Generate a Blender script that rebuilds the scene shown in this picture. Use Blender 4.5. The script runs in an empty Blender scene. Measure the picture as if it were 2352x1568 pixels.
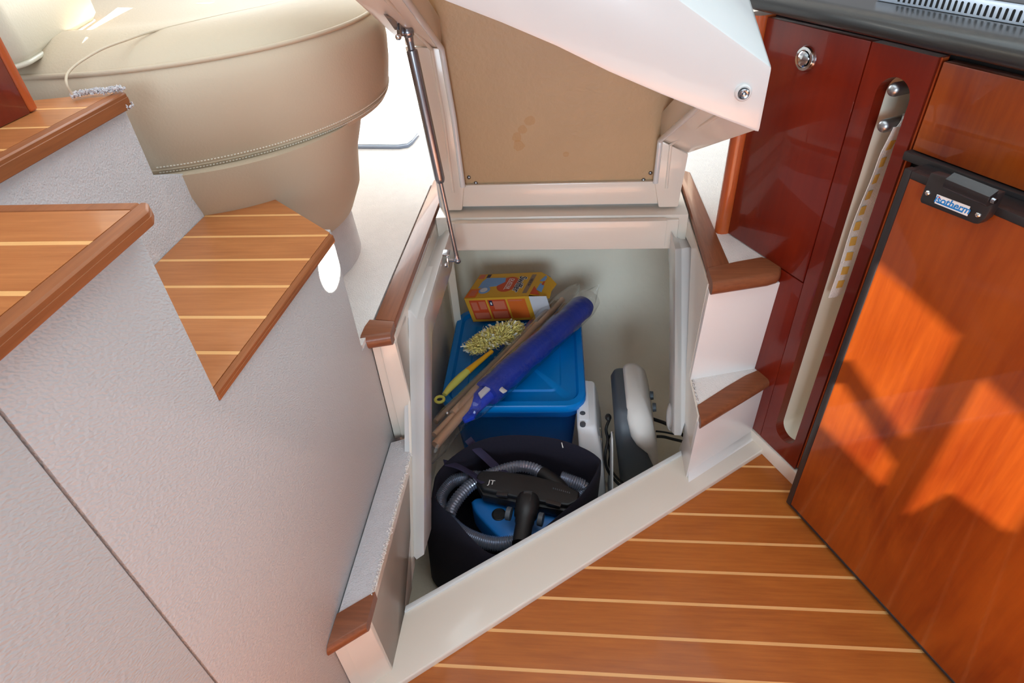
import bpy, bmesh, math, random
from math import pi, sin, cos, radians
from mathutils import Vector, Matrix
from mathutils.geometry import tessellate_polygon

random.seed(7)
SC = bpy.context.scene
COL = SC.collection

# ------------------------------------------------------------------ camera
F_PX, W_PX, H_PX = 1409.24, 2352.0, 1568.0
PITCH, ROLL, YAW = radians(38.16128), radians(-3.93898), radians(6.81471)
CAM = Vector((0.0, 0.0, 1.0))
_Rz = Matrix(((cos(YAW), sin(YAW), 0), (-sin(YAW), cos(YAW), 0), (0, 0, 1)))
_B = Matrix(((1, 0, 0), (0, 0, -1), (0, 1, 0)))
_P = Matrix(((1, 0, 0), (0, cos(PITCH), -sin(PITCH)), (0, sin(PITCH), cos(PITCH))))
_Q = Matrix(((cos(ROLL), -sin(ROLL), 0), (sin(ROLL), cos(ROLL), 0), (0, 0, 1)))
RM = _Q @ _P @ _B @ _Rz
cam_data = bpy.data.cameras.new('camera')
cam_data.sensor_width = 36.0
cam_data.lens = F_PX / W_PX * 36.0
cam_data.clip_start = 0.02
cam = bpy.data.objects.new('camera', cam_data)
COL.objects.link(cam)
M3 = Matrix((RM[0], -RM[1], -RM[2])).transposed()
cam.matrix_world = Matrix.Translation(CAM) @ M3.to_4x4()
SC.camera = cam

# ------------------------------------------------------------------ light
SUN_TO = Vector((0.13, -0.60, 0.72)).normalized()
world = bpy.data.worlds.new('world')
SC.world = world
world.use_nodes = True
bg = world.node_tree.nodes['Background']
bg.inputs[0].default_value = (0.92, 0.94, 1.0, 1)
bg.inputs[1].default_value = 0.42
sun = bpy.data.lights.new('sun', 'SUN')
sun.energy = 38.0
sun.angle = radians(0.12)
sun.color = (1.0, 0.95, 0.84)
so = bpy.data.objects.new('sun', sun)
COL.objects.link(so)
so.rotation_euler = SUN_TO.to_track_quat('Z', 'Y').to_euler()


def area(name, loc, target, sx, sy, watts, color):
    l = bpy.data.lights.new(name, 'AREA')
    l.shape = 'RECTANGLE'
    l.size, l.size_y, l.energy, l.color = sx, sy, watts, color
    o = bpy.data.objects.new(name, l)
    COL.objects.link(o)
    o.location = loc
    o.rotation_euler = (Vector(loc) - Vector(target)).to_track_quat('Z', 'Y').to_euler()
    return o


area('overhead_fill', (0.05, 0.70, 1.9), (0.05, 0.7, 0.0), 1.5, 1.5, 13.0, (0.74, 0.92, 1.0))  # added fill lamp under the roof for soft top light
area('aft_fill', (-0.1, -3.0, 1.1), (0.0, 0.9, 0.3), 1.4, 1.3, 66.0, (0.68, 0.86, 1.0))  # added fill lamp behind the camera for faces turned aft
area('saloon_window_daylight', (-0.9, 3.0, 1.5), (-0.3, 1.0, 0.5), 1.6, 0.8, 34.0, (0.90, 0.97, 1.0))
area('side_fill', (1.75, 0.55, 1.45), (-0.3, 0.6, 0.4), 1.2, 0.5, 12.5, (0.62, 0.89, 1.0))  # added cool fill lamp that brightens and neutralises the left panel
sp = bpy.data.lights.new('panel_spot', 'SPOT')  # added spot lamp that makes the bright patch on the wall panel
sp.energy, sp.color, sp.spot_size, sp.spot_blend, sp.shadow_soft_size, sp.use_square = 900.0, (1.0, 0.97, 0.86), radians(2.3), 0.10, 0.002, True
spo = bpy.data.objects.new('panel_spot', sp)
COL.objects.link(spo)
spo.location = (1.25, 0.10, 1.02)
spo.rotation_euler = (Vector(spo.location) - Vector((-0.325, 0.695, 0.578))).to_track_quat('Z', 'Y').to_euler()
sb = bpy.data.lights.new('saloon_floor_spot', 'SPOT')  # added spot lamp, lights saloon floor the sun lamp cannot reach
sb.energy, sb.color, sb.spot_size, sb.spot_blend, sb.shadow_soft_size, sb.use_square = 1000.0, (1.0, 0.98, 0.93), radians(12), 0.15, 0.01, True
sbo = bpy.data.objects.new('saloon_floor_spot', sb)
COL.objects.link(sbo)
sbo.location = (-1.7, 3.7, 1.9)
sbo.rotation_euler = (Vector(sbo.location) - Vector((-0.66, 2.08, 0.41))).to_track_quat('Z', 'Y').to_euler()
SC.view_settings.view_transform = 'Standard'
SC.view_settings.look = 'None'
SC.view_settings.gamma = 1.0
SC.view_settings.use_curve_mapping = False
SC.view_settings.exposure = 0.22
SC.cycles.use_denoising = True
SC.cycles.max_bounces = 10
SC.cycles.caustics_reflective = False
SC.cycles.caustics_refractive = False
SC.cycles.sample_clamp_indirect = 6.0


# ------------------------------------------------------------------ pixel -> point on a known plane
def ray(u, v):
    d = RM.transposed() @ Vector(((u - 1176) / F_PX, (v - 784) / F_PX, 1))
    return d.normalized()


def atz(u, v, z):
    d = ray(u, v)
    return CAM + d * ((z - CAM.z) / d.z)


def atp(u, v, p, n):
    d = ray(u, v)
    return CAM + d * ((Vector(p) - CAM).dot(n) / d.dot(n))


def atx(u, v, x): return atp(u, v, (x, 0, 0), Vector((1, 0, 0)))
def aty(u, v, y): return atp(u, v, (0, y, 0), Vector((0, 1, 0)))


# ------------------------------------------------------------------ materials
def _new(name):
    m = bpy.data.materials.new(name)
    m.use_nodes = True
    nt = m.node_tree
    return m, nt, nt.nodes['Principled BSDF']


def N(nt, t, **kw):
    n = nt.nodes.new(t)
    for k, v in kw.items():
        setattr(n, k, v)
    return n


def srgb(r, g, b):
    def f(c):
        c /= 255.0
        return c / 12.92 if c <= 0.04045 else ((c + 0.055) / 1.055) ** 2.4
    return (f(r), f(g), f(b), 1)


def plain(name, col, rough=0.5, metal=0.0, coat=0.0, bump=0.0, bscale=200, spec=0.5, vary=0.0, vscale=6, sheen=0.0,
          stretch=(1, 1, 1), coat_rough=0.08):
    m, nt, b = _new(name)
    b.inputs['Base Color'].default_value = col
    b.inputs['Roughness'].default_value = rough
    b.inputs['Metallic'].default_value = metal
    b.inputs['Coat Weight'].default_value = coat
    b.inputs['Coat Roughness'].default_value = coat_rough
    b.inputs['Specular IOR Level'].default_value = spec
    if sheen:
        b.inputs['Sheen Weight'].default_value = sheen
    if bump or vary:
        tc = N(nt, 'ShaderNodeTexCoord')
        mp = N(nt, 'ShaderNodeMapping')
        mp.inputs['Scale'].default_value = stretch
        nt.links.new(tc.outputs['Object'], mp.inputs[0])
    if bump:
        no = N(nt, 'ShaderNodeTexNoise')
        no.inputs['Scale'].default_value = bscale
        no.inputs['Detail'].default_value = 3
        nt.links.new(mp.outputs[0], no.inputs['Vector'])
        bu = N(nt, 'ShaderNodeBump')
        bu.inputs['Strength'].default_value = bump
        bu.inputs['Distance'].default_value = 0.002
        nt.links.new(no.outputs[0], bu.inputs['Height'])
        nt.links.new(bu.outputs[0], b.inputs['Normal'])
    if vary:
        n2 = N(nt, 'ShaderNodeTexNoise')
        n2.inputs['Scale'].default_value = vscale
        n2.inputs['Detail'].default_value = 5
        nt.links.new(mp.outputs[0], n2.inputs['Vector'])
        mx = N(nt, 'ShaderNodeMix', data_type='RGBA')
        nt.links.new(n2.outputs[0], mx.inputs['Factor'])
        mx.inputs['A'].default_value = tuple(c * (1 - vary) for c in col[:3]) + (1,)
        mx.inputs['B'].default_value = tuple(min(1, c * (1 + vary)) for c in col[:3]) + (1,)
        nt.links.new(mx.outputs['Result'], b.inputs['Base Color'])
    return m


def wood(name, c1, c2, along, rough=0.35, coat=0.3, fine=90.0, blotch=5.0, mixb=0.5, coat_rough=0.08, spec=0.3):
    """grain runs along 'along' (0 x, 1 y, 2 z)"""
    m, nt, b = _new(name)
    tc = N(nt, 'ShaderNodeTexCoord')
    mp = N(nt, 'ShaderNodeMapping')
    s = [1.0, 1.0, 1.0]
    s[along] = 0.06
    mp.inputs['Scale'].default_value = s
    nt.links.new(tc.outputs['Object'], mp.inputs[0])
    n1 = N(nt, 'ShaderNodeTexNoise')
    n1.inputs['Scale'].default_value = fine
    n1.inputs['Detail'].default_value = 6
    n1.inputs['Roughness'].default_value = 0.65
    nt.links.new(mp.outputs[0], n1.inputs['Vector'])
    mp2 = N(nt, 'ShaderNodeMapping')
    s2 = [1.0, 1.0, 1.0]
    s2[along] = 0.35
    mp2.inputs['Scale'].default_value = s2
    nt.links.new(tc.outputs['Object'], mp2.inputs[0])
    n2 = N(nt, 'ShaderNodeTexNoise')
    n2.inputs['Scale'].default_value = blotch
    n2.inputs['Detail'].default_value = 4
    n2.inputs['Distortion'].default_value = 0.8
    nt.links.new(mp2.outputs[0], n2.inputs['Vector'])
    mm = N(nt, 'ShaderNodeMix', data_type='FLOAT')
    mm.inputs['Factor'].default_value = mixb
    nt.links.new(n1.outputs[0], mm.inputs['A'])
    nt.links.new(n2.outputs[0], mm.inputs['B'])
    cr = N(nt, 'ShaderNodeValToRGB')
    cr.color_ramp.elements[0].position = 0.32
    cr.color_ramp.elements[1].position = 0.68
    cr.color_ramp.elements[0].color = c1
    cr.color_ramp.elements[1].color = c2
    nt.links.new(mm.outputs['Result'], cr.inputs[0])
    nt.links.new(cr.outputs[0], b.inputs['Base Color'])
    b.inputs['Roughness'].default_value = rough
    b.inputs['Coat Weight'].default_value = coat
    b.inputs['Coat Roughness'].default_value = coat_rough
    b.inputs['Specular IOR Level'].default_value = spec
    bu = N(nt, 'ShaderNodeBump')
    bu.inputs['Strength'].default_value = 0.08
    bu.inputs['Distance'].default_value = 0.001
    nt.links.new(n1.outputs[0], bu.inputs['Height'])
    nt.links.new(bu.outputs[0], b.inputs['Normal'])
    return m


def vinyl(name, col):
    """wavy embossed wall vinyl, ripples lying horizontally"""
    m, nt, b = _new(name)
    tc = N(nt, 'ShaderNodeTexCoord')
    mp = N(nt, 'ShaderNodeMapping', vector_type='TEXTURE')
    mp.inputs['Scale'].default_value = (1, 2.2, 1)
    mp.inputs['Rotation'].default_value = (radians(-36), 0, 0)
    nt.links.new(tc.outputs['Object'], mp.inputs[0])
    no = N(nt, 'ShaderNodeTexNoise')
    no.inputs['Scale'].default_value = 560
    no.inputs['Detail'].default_value = 0.0
    no.inputs['Distortion'].default_value = 0.4
    nt.links.new(mp.outputs[0], no.inputs['Vector'])
    bu = N(nt, 'ShaderNodeBump')
    bu.inputs['Strength'].default_value = 0.42
    bu.inputs['Distance'].default_value = 0.0020
    nt.links.new(no.outputs[0], bu.inputs['Height'])
    nt.links.new(bu.outputs[0], b.inputs['Normal'])
    b.inputs['Base Color'].default_value = col
    b.inputs['Roughness'].default_value = 0.45
    return m


def clear(name, col, ior=1.32, alpha=0.035, rough=0.09):
    """thin clear film: mostly see-through with a glossy sheen"""
    m = bpy.data.materials.new(name)
    m.use_nodes = True
    nt = m.node_tree
    nt.nodes.clear()
    out = N(nt, 'ShaderNodeOutputMaterial')
    tr = N(nt, 'ShaderNodeBsdfTransparent')
    tr.inputs[0].default_value = col
    pr = N(nt, 'ShaderNodeBsdfGlossy')
    pr.inputs['Roughness'].default_value = rough
    fr = N(nt, 'ShaderNodeLayerWeight')
    pw = N(nt, 'ShaderNodeMath', operation='POWER')
    pw.inputs[1].default_value = 2.2
    nt.links.new(fr.outputs['Facing'], pw.inputs[0])
    ma = N(nt, 'ShaderNodeMath', operation='MULTIPLY_ADD')
    ma.inputs[1].default_value = 0.55
    ma.inputs[2].default_value = alpha
    ma.use_clamp = True
    nt.links.new(pw.outputs[0], ma.inputs[0])
    tc = N(nt, 'ShaderNodeTexCoord')
    no = N(nt, 'ShaderNodeTexNoise')
    no.inputs['Scale'].default_value = 55
    no.inputs['Detail'].default_value = 2
    nt.links.new(tc.outputs['Object'], no.inputs['Vector'])
    bu = N(nt, 'ShaderNodeBump')
    bu.inputs['Strength'].default_value = 0.6
    bu.inputs['Distance'].default_value = 0.004
    nt.links.new(no.outputs[0], bu.inputs['Height'])
    nt.links.new(bu.outputs[0], pr.inputs['Normal'])
    nt.links.new(bu.outputs[0], fr.inputs['Normal'])
    mx = N(nt, 'ShaderNodeMixShader')
    nt.links.new(ma.outputs[0], mx.inputs[0])
    nt.links.new(tr.outputs[0], mx.inputs[1])
    nt.links.new(pr.outputs[0], mx.inputs[2])
    nt.links.new(mx.outputs[0], out.inputs[0])
    return m


def tinted(name, col, through, see=0.4, rough=0.25):
    """translucent coloured plastic"""
    m = bpy.data.materials.new(name)
    m.use_nodes = True
    nt = m.node_tree
    nt.nodes.clear()
    out = N(nt, 'ShaderNodeOutputMaterial')
    tr = N(nt, 'ShaderNodeBsdfTransparent')
    tr.inputs[0].default_value = through
    pr = N(nt, 'ShaderNodeBsdfPrincipled')
    pr.inputs['Base Color'].default_value = col
    pr.inputs['Roughness'].default_value = rough
    mx = N(nt, 'ShaderNodeMixShader')
    mx.inputs[0].default_value = 1 - see
    nt.links.new(tr.outputs[0], mx.inputs[1])
    nt.links.new(pr.outputs[0], mx.inputs[2])
    nt.links.new(mx.outputs[0], out.inputs[0])
    return m


def stained(name, col, stain, spots):
    """raw glass-fibre with a few resin stains of their own shape; spots = (centre, radius)"""
    m = plain(name, col, rough=0.45, bump=0.35, bscale=120, vary=0.10, vscale=9)
    nt = m.node_tree
    b = nt.nodes['Principled BSDF']
    src = b.inputs['Base Color'].links[0].from_socket
    tc = N(nt, 'ShaderNodeTexCoord')
    no = N(nt, 'ShaderNodeTexNoise')
    no.inputs['Scale'].default_value = 60
    nt.links.new(tc.outputs['Object'], no.inputs['Vector'])
    for c, r in spots:
        d = N(nt, 'ShaderNodeVectorMath', operation='DISTANCE')
        nt.links.new(tc.outputs['Object'], d.inputs[0])
        d.inputs[1].default_value = c
        a = N(nt, 'ShaderNodeMath', operation='MULTIPLY_ADD')
        nt.links.new(no.outputs[0], a.inputs[0])
        a.inputs[1].default_value = r * 1.2
        nt.links.new(d.outputs['Value'], a.inputs[2])
        l = N(nt, 'ShaderNodeMath', operation='LESS_THAN')
        nt.links.new(a.outputs[0], l.inputs[0])
        l.inputs[1].default_value = r * 1.6
        mu = N(nt, 'ShaderNodeMath', operation='MULTIPLY')
        nt.links.new(l.outputs[0], mu.inputs[0])
        mu.inputs[1].default_value = 0.42
        mx = N(nt, 'ShaderNodeMix', data_type='RGBA')
        nt.links.new(mu.outputs[0], mx.inputs['Factor'])
        nt.links.new(src, mx.inputs['A'])
        mx.inputs['B'].default_value = stain
        src = mx.outputs['Result']
    nt.links.new(src, b.inputs['Base Color'])
    return m


MT = {
    'teak_floor': wood('teak_floor', srgb(152, 78, 26), srgb(188, 106, 40), 0, 0.4, 0.15, fine=170, blotch=9),
    'teak_step': wood('teak_step', srgb(160, 92, 48), srgb(200, 128, 74), 0, 0.38, 0.2, fine=170, blotch=9),
    'teak_edge': wood('teak_edge', srgb(128, 72, 38), srgb(166, 98, 54), 1, 0.55, 0.0, fine=160, blotch=8),
    'nosing': wood('nosing', srgb(112, 62, 38), srgb(150, 88, 56), 1, 0.42, 0.15, fine=200, blotch=12),
    'nosing_x': wood('nosing_x', srgb(112, 62, 38), srgb(150, 88, 56), 0, 0.42, 0.15, fine=200, blotch=12),
    'holly': wood('holly', srgb(222, 160, 96), srgb(238, 182, 120), 0, 0.4, 0.1, fine=120, blotch=8),
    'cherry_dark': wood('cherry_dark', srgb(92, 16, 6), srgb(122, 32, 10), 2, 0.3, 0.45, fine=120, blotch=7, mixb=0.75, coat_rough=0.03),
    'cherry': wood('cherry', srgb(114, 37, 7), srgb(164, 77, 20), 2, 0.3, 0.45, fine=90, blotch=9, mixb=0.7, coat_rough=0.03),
    'cherry_trim': wood('cherry_trim', srgb(165, 70, 30), srgb(190, 92, 44), 2, 0.3, 0.6, fine=120, blotch=7, coat_rough=0.04),
    'gelcoat': plain('gelcoat', srgb(226, 214, 200), 0.28, coat=0.5, vary=0.02, vscale=3),
    'gelcoat_dimmed': plain('gelcoat_dimmed', srgb(210, 208, 206), 0.25, coat=0.5),  # shade put into the colour, so the lid renders less bright
    'gelcoat_pillar_lit': plain('gelcoat_pillar_lit', srgb(234, 228, 224), 0.28, coat=0.4),  # brighter copy of the gelcoat, light put into the colour for the pillar
    'liner': plain('liner', srgb(244, 234, 214), 0.6, bump=1.0, bscale=48, vary=0.08, vscale=10),
    'vinyl': vinyl('vinyl', srgb(192, 192, 193)),
    'carpet': plain('carpet', srgb(236, 229, 224), 0.95, bump=1.0, bscale=420, vary=0.06, vscale=60, sheen=0.3),
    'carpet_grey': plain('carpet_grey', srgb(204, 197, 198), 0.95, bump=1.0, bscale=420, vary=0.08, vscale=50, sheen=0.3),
    'leather': plain('leather', srgb(202, 184, 160), 0.62, spec=0.2, bump=0.18, bscale=300, vary=0.02, vscale=5),
    'leather_white': plain('leather_white', srgb(222, 214, 196), 0.4, bump=0.12, bscale=300),
    'thread': plain('thread', srgb(232, 222, 206), 0.7),
    'steel': plain('steel', (0.32, 0.32, 0.34, 1), 0.22, metal=1.0),
    'chrome': plain('chrome', (0.75, 0.75, 0.76, 1), 0.08, metal=1.0),
    'alu': plain('alu', (0.42, 0.42, 0.43, 1), 0.35, metal=1.0),
    'strut': plain('strut', (0.30, 0.30, 0.33, 1), 0.26, metal=0.9, coat=0.1),
    'black': plain('black', srgb(38, 34, 35), 0.38, coat=0.1),
    'black_soft': plain('black_soft', srgb(24, 23, 25), 0.45),
    'gap': plain('gap', srgb(14, 9, 9), 0.8),
    'granite': plain('granite', srgb(42, 41, 40), 0.3, coat=0.15, vary=0.35, vscale=700),
    'glass_black': plain('glass_black', srgb(26, 28, 34), 0.04, coat=1.0),
    'white_plastic': plain('white_plastic', srgb(244, 246, 250), 0.35),
    'grey_plastic': plain('grey_plastic', srgb(226, 220, 214), 0.4, vary=0.03, vscale=40),
    'dark_plastic': plain('dark_plastic', srgb(78, 84, 92), 0.45),
    'navy_cloth': plain('navy_cloth', srgb(20, 15, 32), 0.95, bump=0.5, bscale=700),
    'strap': plain('strap', srgb(48, 42, 70), 0.85, bump=0.5, bscale=900),
    'hose': plain('hose', srgb(150, 156, 172), 0.2, metal=0.6, coat=0.3),
    'vac_blue': plain('vac_blue', srgb(24, 116, 196), 0.35),
    'roll_blue': plain('roll_blue', srgb(26, 56, 165), 0.5, bump=1.0, bscale=38, stretch=(1, 1, 1)),
    'flap_blue': plain('flap_blue', srgb(20, 60, 190), 0.6),
    'tub': tinted('tub', srgb(0, 130, 225), srgb(80, 180, 250), 0.36),
    'tub_lid': tinted('tub_lid', srgb(0, 146, 236), srgb(90, 185, 250), 0.28),
    'cyan_bottle': plain('cyan_bottle', srgb(150, 220, 245), 0.3),
    'navy_thing': plain('navy_thing', srgb(20, 40, 90), 0.6),
    'film': clear('film', (0.985, 0.98, 0.975, 1)),
    'box_yellow': plain('box_yellow', srgb(222, 164, 40), 0.5),
    'box_orange': plain('box_orange', srgb(222, 104, 26), 0.5),
    'box_red': plain('box_red', srgb(206, 72, 24), 0.5),
    'box_white': plain('box_white', srgb(216, 214, 220), 0.6),
    'box_blue': plain('box_blue', srgb(120, 160, 212), 0.5),
    'ink_navy': plain('ink_navy', srgb(28, 24, 60), 0.5),
    'ink_white': plain('ink_white', srgb(240, 236, 232), 0.5),
    'ink_blue': plain('ink_blue', srgb(30, 130, 205), 0.4),
    'ink_red': plain('ink_red', srgb(200, 40, 40), 0.4),
    'ink_brown': plain('ink_brown', srgb(146, 118, 96), 0.6),
    'ink_pink': plain('ink_pink', srgb(214, 112, 82), 0.6),
    'duster': plain('duster', srgb(250, 234, 140), 0.8, sheen=0.3),
    'duster_white': plain('duster_white', srgb(244, 240, 222), 0.7),
    'handle_yellow': plain('handle_yellow', srgb(240, 176, 36), 0.4),
    'handle_lime': plain('handle_lime', srgb(222, 218, 104), 0.4),
    'pole': plain('pole', srgb(206, 170, 142), 0.3, metal=0.4),
    'pole_dark': plain('pole_dark', srgb(160, 142, 126), 0.35, metal=0.4),
    'towel': plain('towel', srgb(244, 238, 232), 0.9, bump=0.7, bscale=500),
    'towel_yellow': plain('towel_yellow', srgb(226, 178, 84), 0.9),
    'slot_white': plain('slot_white', srgb(244, 236, 218), 0.35, coat=0.2),
    'hob_steel_sky': plain('hob_steel_sky', (0.62, 0.70, 0.82, 1), 0.3, metal=0.5),  # blue of the sky's reflection painted into the steel colour
    'board': plain('board', srgb(226, 232, 240), 0.12, coat=0.5),
    'board_edge': plain('board_edge', srgb(130, 140, 160), 0.3),
}
MT['raw_fibre'] = stained('raw_fibre', srgb(186, 152, 112), srgb(196, 140, 66), [])


# ------------------------------------------------------------------ mesh helpers
OFF = {}


def thing(name, label, cat, loc, group=None):
    o = bpy.data.objects.new(name, None)
    o.empty_display_size = 0.05
    COL.objects.link(o)
    o.location = loc
    o['label'] = label
    o['category'] = cat
    if group:
        o['group'] = group
    OFF[o] = Vector(loc)
    return o


def tag(o, label=None, cat=None, group=None, kind=None):
    for k, v in (('label', label), ('category', cat), ('group', group), ('kind', kind)):
        if v:
            o[k] = v
    return o


def finish(bm, name, mat, parent, bevel=0.0, seg=2, smooth=35, weld=False):
    if weld:
        bmesh.ops.remove_doubles(bm, verts=bm.verts, dist=1e-5)
    bmesh.ops.recalc_face_normals(bm, faces=bm.faces)
    if bevel:
        es = [e for e in bm.edges if len(e.link_faces) == 2 and e.calc_face_angle(0) > radians(25)]
        bmesh.ops.bevel(bm, geom=es, offset=bevel, segments=seg, profile=0.6, affect='EDGES', clamp_overlap=True)
    off = OFF.get(parent, Vector((0, 0, 0))) if parent else Vector((0, 0, 0))
    if parent and parent not in OFF:
        off = Vector((0, 0, 0))
    if off.length:
        bmesh.ops.translate(bm, verts=bm.verts, vec=-off)
    me = bpy.data.meshes.new(name)
    bm.to_mesh(me)
    bm.free()
    me.materials.append(mat)
    if smooth:
        me.shade_smooth()
        me.set_sharp_from_angle(angle=radians(smooth))
    o = bpy.data.objects.new(name, me)
    COL.objects.link(o)
    if parent:
        o.parent = parent
        OFF[o] = off
    return o


def bm_extr(bm, poly, vec):
    vec = Vector(vec)
    n = len(poly)
    a = [bm.verts.new(Vector(p)) for p in poly]
    b = [bm.verts.new(Vector(p) + vec) for p in poly]
    bm.faces.new(a)
    bm.faces.new(list(reversed(b)))
    for i in range(n):
        j = (i + 1) % n
        bm.faces.new((a[j], a[i], b[i], b[j]))


def extr(name, poly, vec, mat, parent=None, bevel=0.0, seg=2, smooth=35):
    bm = bmesh.new()
    bm_extr(bm, poly, vec)
    return finish(bm, name, mat, parent, bevel, seg, smooth)


def prism(name, poly, z0, z1, mat, parent=None, bevel=0.0, seg=2, smooth=35):
    return extr(name, [(p[0], p[1], z0) for p in poly], (0, 0, z1 - z0), mat, parent, bevel, seg, smooth)


def bm_loft(bm, rings, cap0=True, cap1=True, closed=True):
    R = [[bm.verts.new(Vector(p)) for p in r] for r in rings]
    n = len(R[0])
    for a, b in zip(R, R[1:]):
        for i in range(n if closed else n - 1):
            j = (i + 1) % n
            bm.faces.new((a[i], a[j], b[j], b[i]))
    if cap0:
        bm.faces.new(list(reversed(R[0])))
    if cap1:
        bm.faces.new(R[-1])


def loft(name, rings, mat, parent=None, cap0=True, cap1=True, closed=True, smooth=40, bevel=0.0):
    bm = bmesh.new()
    bm_loft(bm, rings, cap0, cap1, closed)
    return finish(bm, name, mat, parent, bevel, 2, smooth)


def spline(pts, n=8):
    """Catmull-Rom through pts"""
    P = [Vector(p) for p in pts]
    P = [P[0] * 2 - P[1]] + P + [P[-1] * 2 - P[-2]]
    out = []
    for i in range(1, len(P) - 2):
        for k in range(n):
            t = k / n
            a, b, c, d = P[i - 1], P[i], P[i + 1], P[i + 2]
            out.append(0.5 * ((2 * b) + (c - a) * t + (2 * a - 5 * b + 4 * c - d) * t * t + (3 * b - a - 3 * c + d) * t ** 3))
    out.append(P[-2])
    return out


def tube_rings(path, rad, seg=10, flat=1.0, up=(0, 0, 1)):
    path = [Vector(p) for p in path]
    rings = []
    nrm = None
    for i, p in enumerate(path):
        t = (path[min(i + 1, len(path) - 1)] - path[max(i - 1, 0)]).normalized()
        if nrm is None:
            nrm = Vector(up) - t * t.dot(Vector(up))
            if nrm.length < 1e-3:
                nrm = Vector((1, 0, 0)) - t * t.x
        nrm = (nrm - t * t.dot(nrm)).normalized()
        bi = t.cross(nrm)
        r = rad(i / max(1, len(path) - 1)) if callable(rad) else (rad[i] if isinstance(rad, (list, tuple)) else rad)
        rings.append([p + nrm * (r * flat * cos(a)) + bi * (r * sin(a)) for a in [2 * pi * k / seg for k in range(seg)]])
    return rings


def tube(name, path, rad, mat, parent=None, seg=10, flat=1.0, up=(0, 0, 1), smooth=60):
    return loft(name, tube_rings(path, rad, seg, flat, up), mat, parent, smooth=smooth)


def bm_lathe(bm, prof, base, axis, seg=20):
    axis = Vector(axis).normalized()
    q = Vector((0, 0, 1)).rotation_difference(axis)
    rings = []
    for r, h in prof:
        rings.append([Vector(base) + q @ Vector((max(r, 1e-5) * cos(2 * pi * k / seg), max(r, 1e-5) * sin(2 * pi * k / seg), h)) for k in range(seg)])
    bm_loft(bm, rings)


def lathe(name, prof, base, axis, mat, parent=None, seg=20, smooth=40):
    bm = bmesh.new()
    bm_lathe(bm, prof, base, axis, seg)
    return finish(bm, name, mat, parent, smooth=smooth)


def ball(name, c, r, mat, parent=None, seg=16, sc=(1, 1, 1)):
    bm = bmesh.new()
    bmesh.ops.create_uvsphere(bm, u_segments=seg, v_segments=max(6, seg // 2), radius=r)
    for v in bm.verts:
        v.co = Vector((v.co.x * sc[0], v.co.y * sc[1], v.co.z * sc[2])) + Vector(c)
    return finish(bm, name, mat, parent, smooth=80)


def rrect(cx, cy, w, h, r, n=5, rot=0.0):
    out = []
    for sx, sy, a0 in ((1, 1, 0), (-1, 1, 90), (-1, -1, 180), (1, -1, 270)):
        for k in range(n + 1):
            a = radians(a0 + 90 * k / n)
            out.append((sx * (w / 2 - r) + r * cos(a), sy * (h / 2 - r) + r * sin(a)))
    c, s = cos(rot), sin(rot)
    return [(cx + c * x - s * y, cy + s * x + c * y) for x, y in out]


def clip(poly, a, b, c):
    """keep the part of a plan polygon with a*x + b*y <= c"""
    out = []
    for i, p in enumerate(poly):
        q = poly[(i + 1) % len(poly)]
        dp, dq = a * p[0] + b * p[1] - c, a * q[0] + b * q[1] - c
        if dp <= 0:
            out.append(p)
        if (dp < 0 < dq) or (dq < 0 < dp):
            t = dp / (dp - dq)
            out.append((p[0] + (q[0] - p[0]) * t, p[1] + (q[1] - p[1]) * t))
    return out


def clip_all(poly, cuts):
    for c in cuts:
        poly = clip(poly, *c)
        if len(poly) < 3:
            return []
    return poly


def holed(name, outline, holes, thick, to3, mat, parent=None, smooth=0):
    """flat plate with through holes; 2D loops; to3(u,v,w) maps to space, w in 0..thick"""
    loops = [[Vector((p[0], p[1], 0)) for p in l] for l in [outline] + holes]
    tris = tessellate_polygon(loops)
    flat = [p for l in loops for p in l]
    bm = bmesh.new()
    A = [bm.verts.new(to3(p.x, p.y, 0)) for p in flat]
    Bv = [bm.verts.new(to3(p.x, p.y, thick)) for p in flat]
    for t in tris:
        try:
            bm.faces.new([A[i] for i in t])
            bm.faces.new([Bv[i] for i in reversed(t)])
        except ValueError:
            pass
    k = 0
    for l in loops:
        n = len(l)
        for i in range(n):
            j = (i + 1) % n
            bm.faces.new((A[k + i], A[k + j], Bv[k + j], Bv[k + i]))
        k += n
    return finish(bm, name, mat, parent, smooth=smooth)


def text(name, body, size, origin, xdir, ydir, mat, parent=None, lift=0.0004, shear=0.0, bold=0.0):
    """flat lettering laid on a surface: baseline along xdir, letters' tops towards ydir"""
    cu = bpy.data.curves.new(name + '_curve', 'FONT')
    cu.body = body
    cu.size = size
    cu.align_x = 'CENTER'
    cu.align_y = 'CENTER'
    cu.extrude = 0.0001
    cu.shear = shear
    cu.offset = bold
    tmp = bpy.data.objects.new('tmp', cu)
    COL.objects.link(tmp)
    dg = bpy.context.evaluated_depsgraph_get()
    me = bpy.data.meshes.new_from_object(tmp.evaluated_get(dg))
    bpy.data.objects.remove(tmp)
    bpy.data.curves.remove(cu)
    x = Vector(xdir).normalized()
    y = Vector(ydir)
    y = (y - x * x.dot(y)).normalized()
    z = x.cross(y)
    bm = bmesh.new()
    bm.from_mesh(me)
    bpy.data.meshes.remove(me)
    for v in bm.verts:
        v.co = Vector(origin) + x * v.co.x + y * v.co.y + z * (v.co.z + lift)
    return finish(bm, name, mat, parent, smooth=0)


def patch(name, pts, nrm, mat, parent, th=0.0004):
    """a printed area: a very thin plate lying on a face"""
    n = Vector(nrm).normalized() * th
    return extr(name, [Vector(p) + n * 0.3 for p in pts], n, mat, parent, smooth=0)


def screw(name, c, axis, r, mat, parent):
    return lathe(name, [(0, -0.001), (r, -0.001), (r, r * 0.25), (r * 0.7, r * 0.6), (0, r * 0.75)], c, axis, mat, parent, seg=12)

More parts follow.
